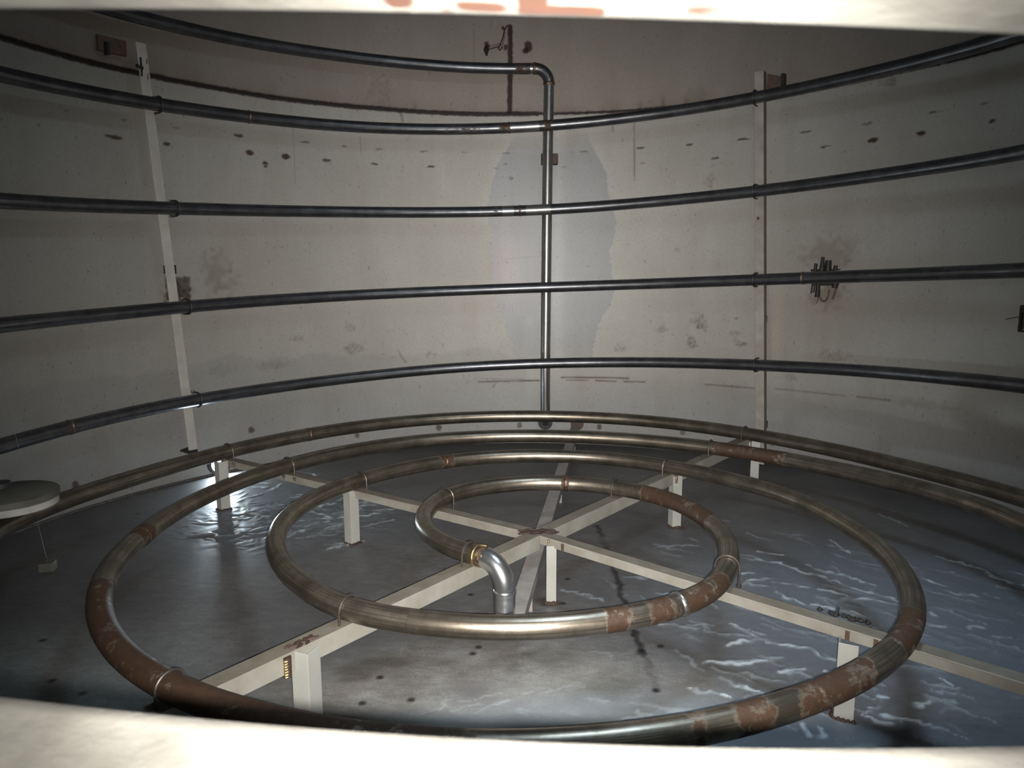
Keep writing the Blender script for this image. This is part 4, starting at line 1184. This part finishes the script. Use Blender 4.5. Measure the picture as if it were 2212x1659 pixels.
# ---------------------------------------------------------------- manhole neck round the camera
def neck():
    yb, yf = -3.27, -2.90
    # top and bottom edges of the inner mouth, extended to rounded sides
    tx = [p[0] for p in D['RIMT']]; tz = [p[1] for p in D['RIMT']]
    bx_ = [p[0] for p in D['RIMB']]; bz_ = [p[1] for p in D['RIMB']]
    ct = np.polyfit(tx, tz, 2); cb = np.polyfit(bx_, bz_, 2)
    HWD = .32
    pts = []
    def zt(x): return np.polyval(ct, np.clip(x, -.25, .25)) - max(0, abs(x) - .22) ** 2 * 8
    def zb_(x): return np.polyval(cb, np.clip(x, -.25, .25)) + max(0, abs(x) - .22) ** 2 * 8
    xs = np.linspace(-HWD, HWD, 220)
    topc = [(x, float(zt(x))) for x in xs]
    botc = [(x, float(zb_(x))) for x in xs[::-1]]
    loop = topc + botc
    n = len(loop)
    cx_, cz_ = 0.0, 1.41
    th = .012
    # profile along the neck: rounded inner lip
    secs = [(yf - .0, .006), (yf + .006, .003), (yf + .008, .0), (yf + .004, -.003)]
    ys = [(yb, 0.0)] + [(y, 0.0) for y in list(np.linspace(yb + .02, yf - .09, 14)) + list(np.linspace(yf - .085, yf - .012, 36))] + [(yf - .004, .0015), (yf, .005), (yf + .001, th * .6), (yf - .002, th), (yf - .02, th + .002), (yb, th + .002)]
    vs_, ru = [], []
    # rusty streaks along the upper lip: x from, x to, depth from, depth to, strength
    X_ = lambda px: -.1918 + px * .000167
    RUSTS = [(X_(130), X_(500), -.008, .004, 1.0), (X_(600), X_(920), -.012, .004, 1.2), (X_(860), X_(925), -.026, -.004, 1.1),
             (X_(960), X_(1005), -.016, -.002, 1.2), (X_(1000), X_(1110), -.022, -.012, 1.1), (X_(1130), X_(1190), -.035, -.008, 1.3),
             (X_(1180), X_(1305), -.020, -.006, 1.25), (X_(1460), X_(1540), -.024, -.014, .9), (X_(1780), X_(1970), -.006, .004, 1.2),
             (X_(2140), X_(2190), -.006, .004, 1.3), (X_(0), X_(60), -.03, -.01, .9)]
    for y, off in ys:
        for x, z in loop:
            v = Vector((x - cx_, 0, z - cz_)); 
            sc = off / max(v.length, 1e-6)
            nx, nz = (0, 1) if z > cz_ else (0, -1)
            fx = abs(x) / HWD
            px = x + (x / HWD) * off * max(0, fx - .8) * 5
            pz = z + nz * off
            vs_.append((px, y, pz))
            istop = z > cz_
            amt = 0.0
            if istop:
                for x0, x1, y0, y1, st in RUSTS:
                    fx_ = float(sstep(x0 - .006, x0 + .004, np.array(x)) * sstep(x1 + .006, x1 - .004, np.array(x)))
                    fy_ = float(sstep(y0 - .004, y0 + .003, np.array(y - yf)) * sstep(y1 + .005, y1 - .003, np.array(y - yf)))
                    amt = max(amt, st * fx_ * fy_)
            ru.append(amt)
    fs = []
    m = len(ys)
    for i in range(m - 1):
        for j in range(n):
            fs.append((i * n + j, (i + 1) * n + j, (i + 1) * n + (j + 1) % n, i * n + (j + 1) % n))
    for j in range(n):
        fs.append(((m - 1) * n + j, j, (j + 1) % n, (m - 1) * n + (j + 1) % n))
    mb = MB(); mb.add(vs_, fs, ru)
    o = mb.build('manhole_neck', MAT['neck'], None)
    tag(o, 'pale worn manhole neck with a rusty upper lip framing the view', 'manhole', kind='structure')
    # flange plate closing the gap to the wall
    mb = MB()
    inner = [(x, z) for x, z in loop]
    outr = [(x * 1.16 + 0, cz_ + (z - cz_) * 1.6) for x, z in loop]
    vs_ = []
    for y in (-2.985, -3.03):
        vs_ += [(x + (x / HWD) * .012, y, z + (.0135 if z > cz_ else -.0135)) for x, z in inner]
        vs_ += [(x, y, z) for x, z in outr]
    fs = []
    for b in (0, 2 * n):
        for j in range(n):
            fs.append((b + j, b + (j + 1) % n, b + n + (j + 1) % n, b + n + j))
    mb.add(vs_, fs)
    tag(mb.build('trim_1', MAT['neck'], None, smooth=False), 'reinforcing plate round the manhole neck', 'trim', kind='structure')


neck()
bpy.context.view_layer.update()
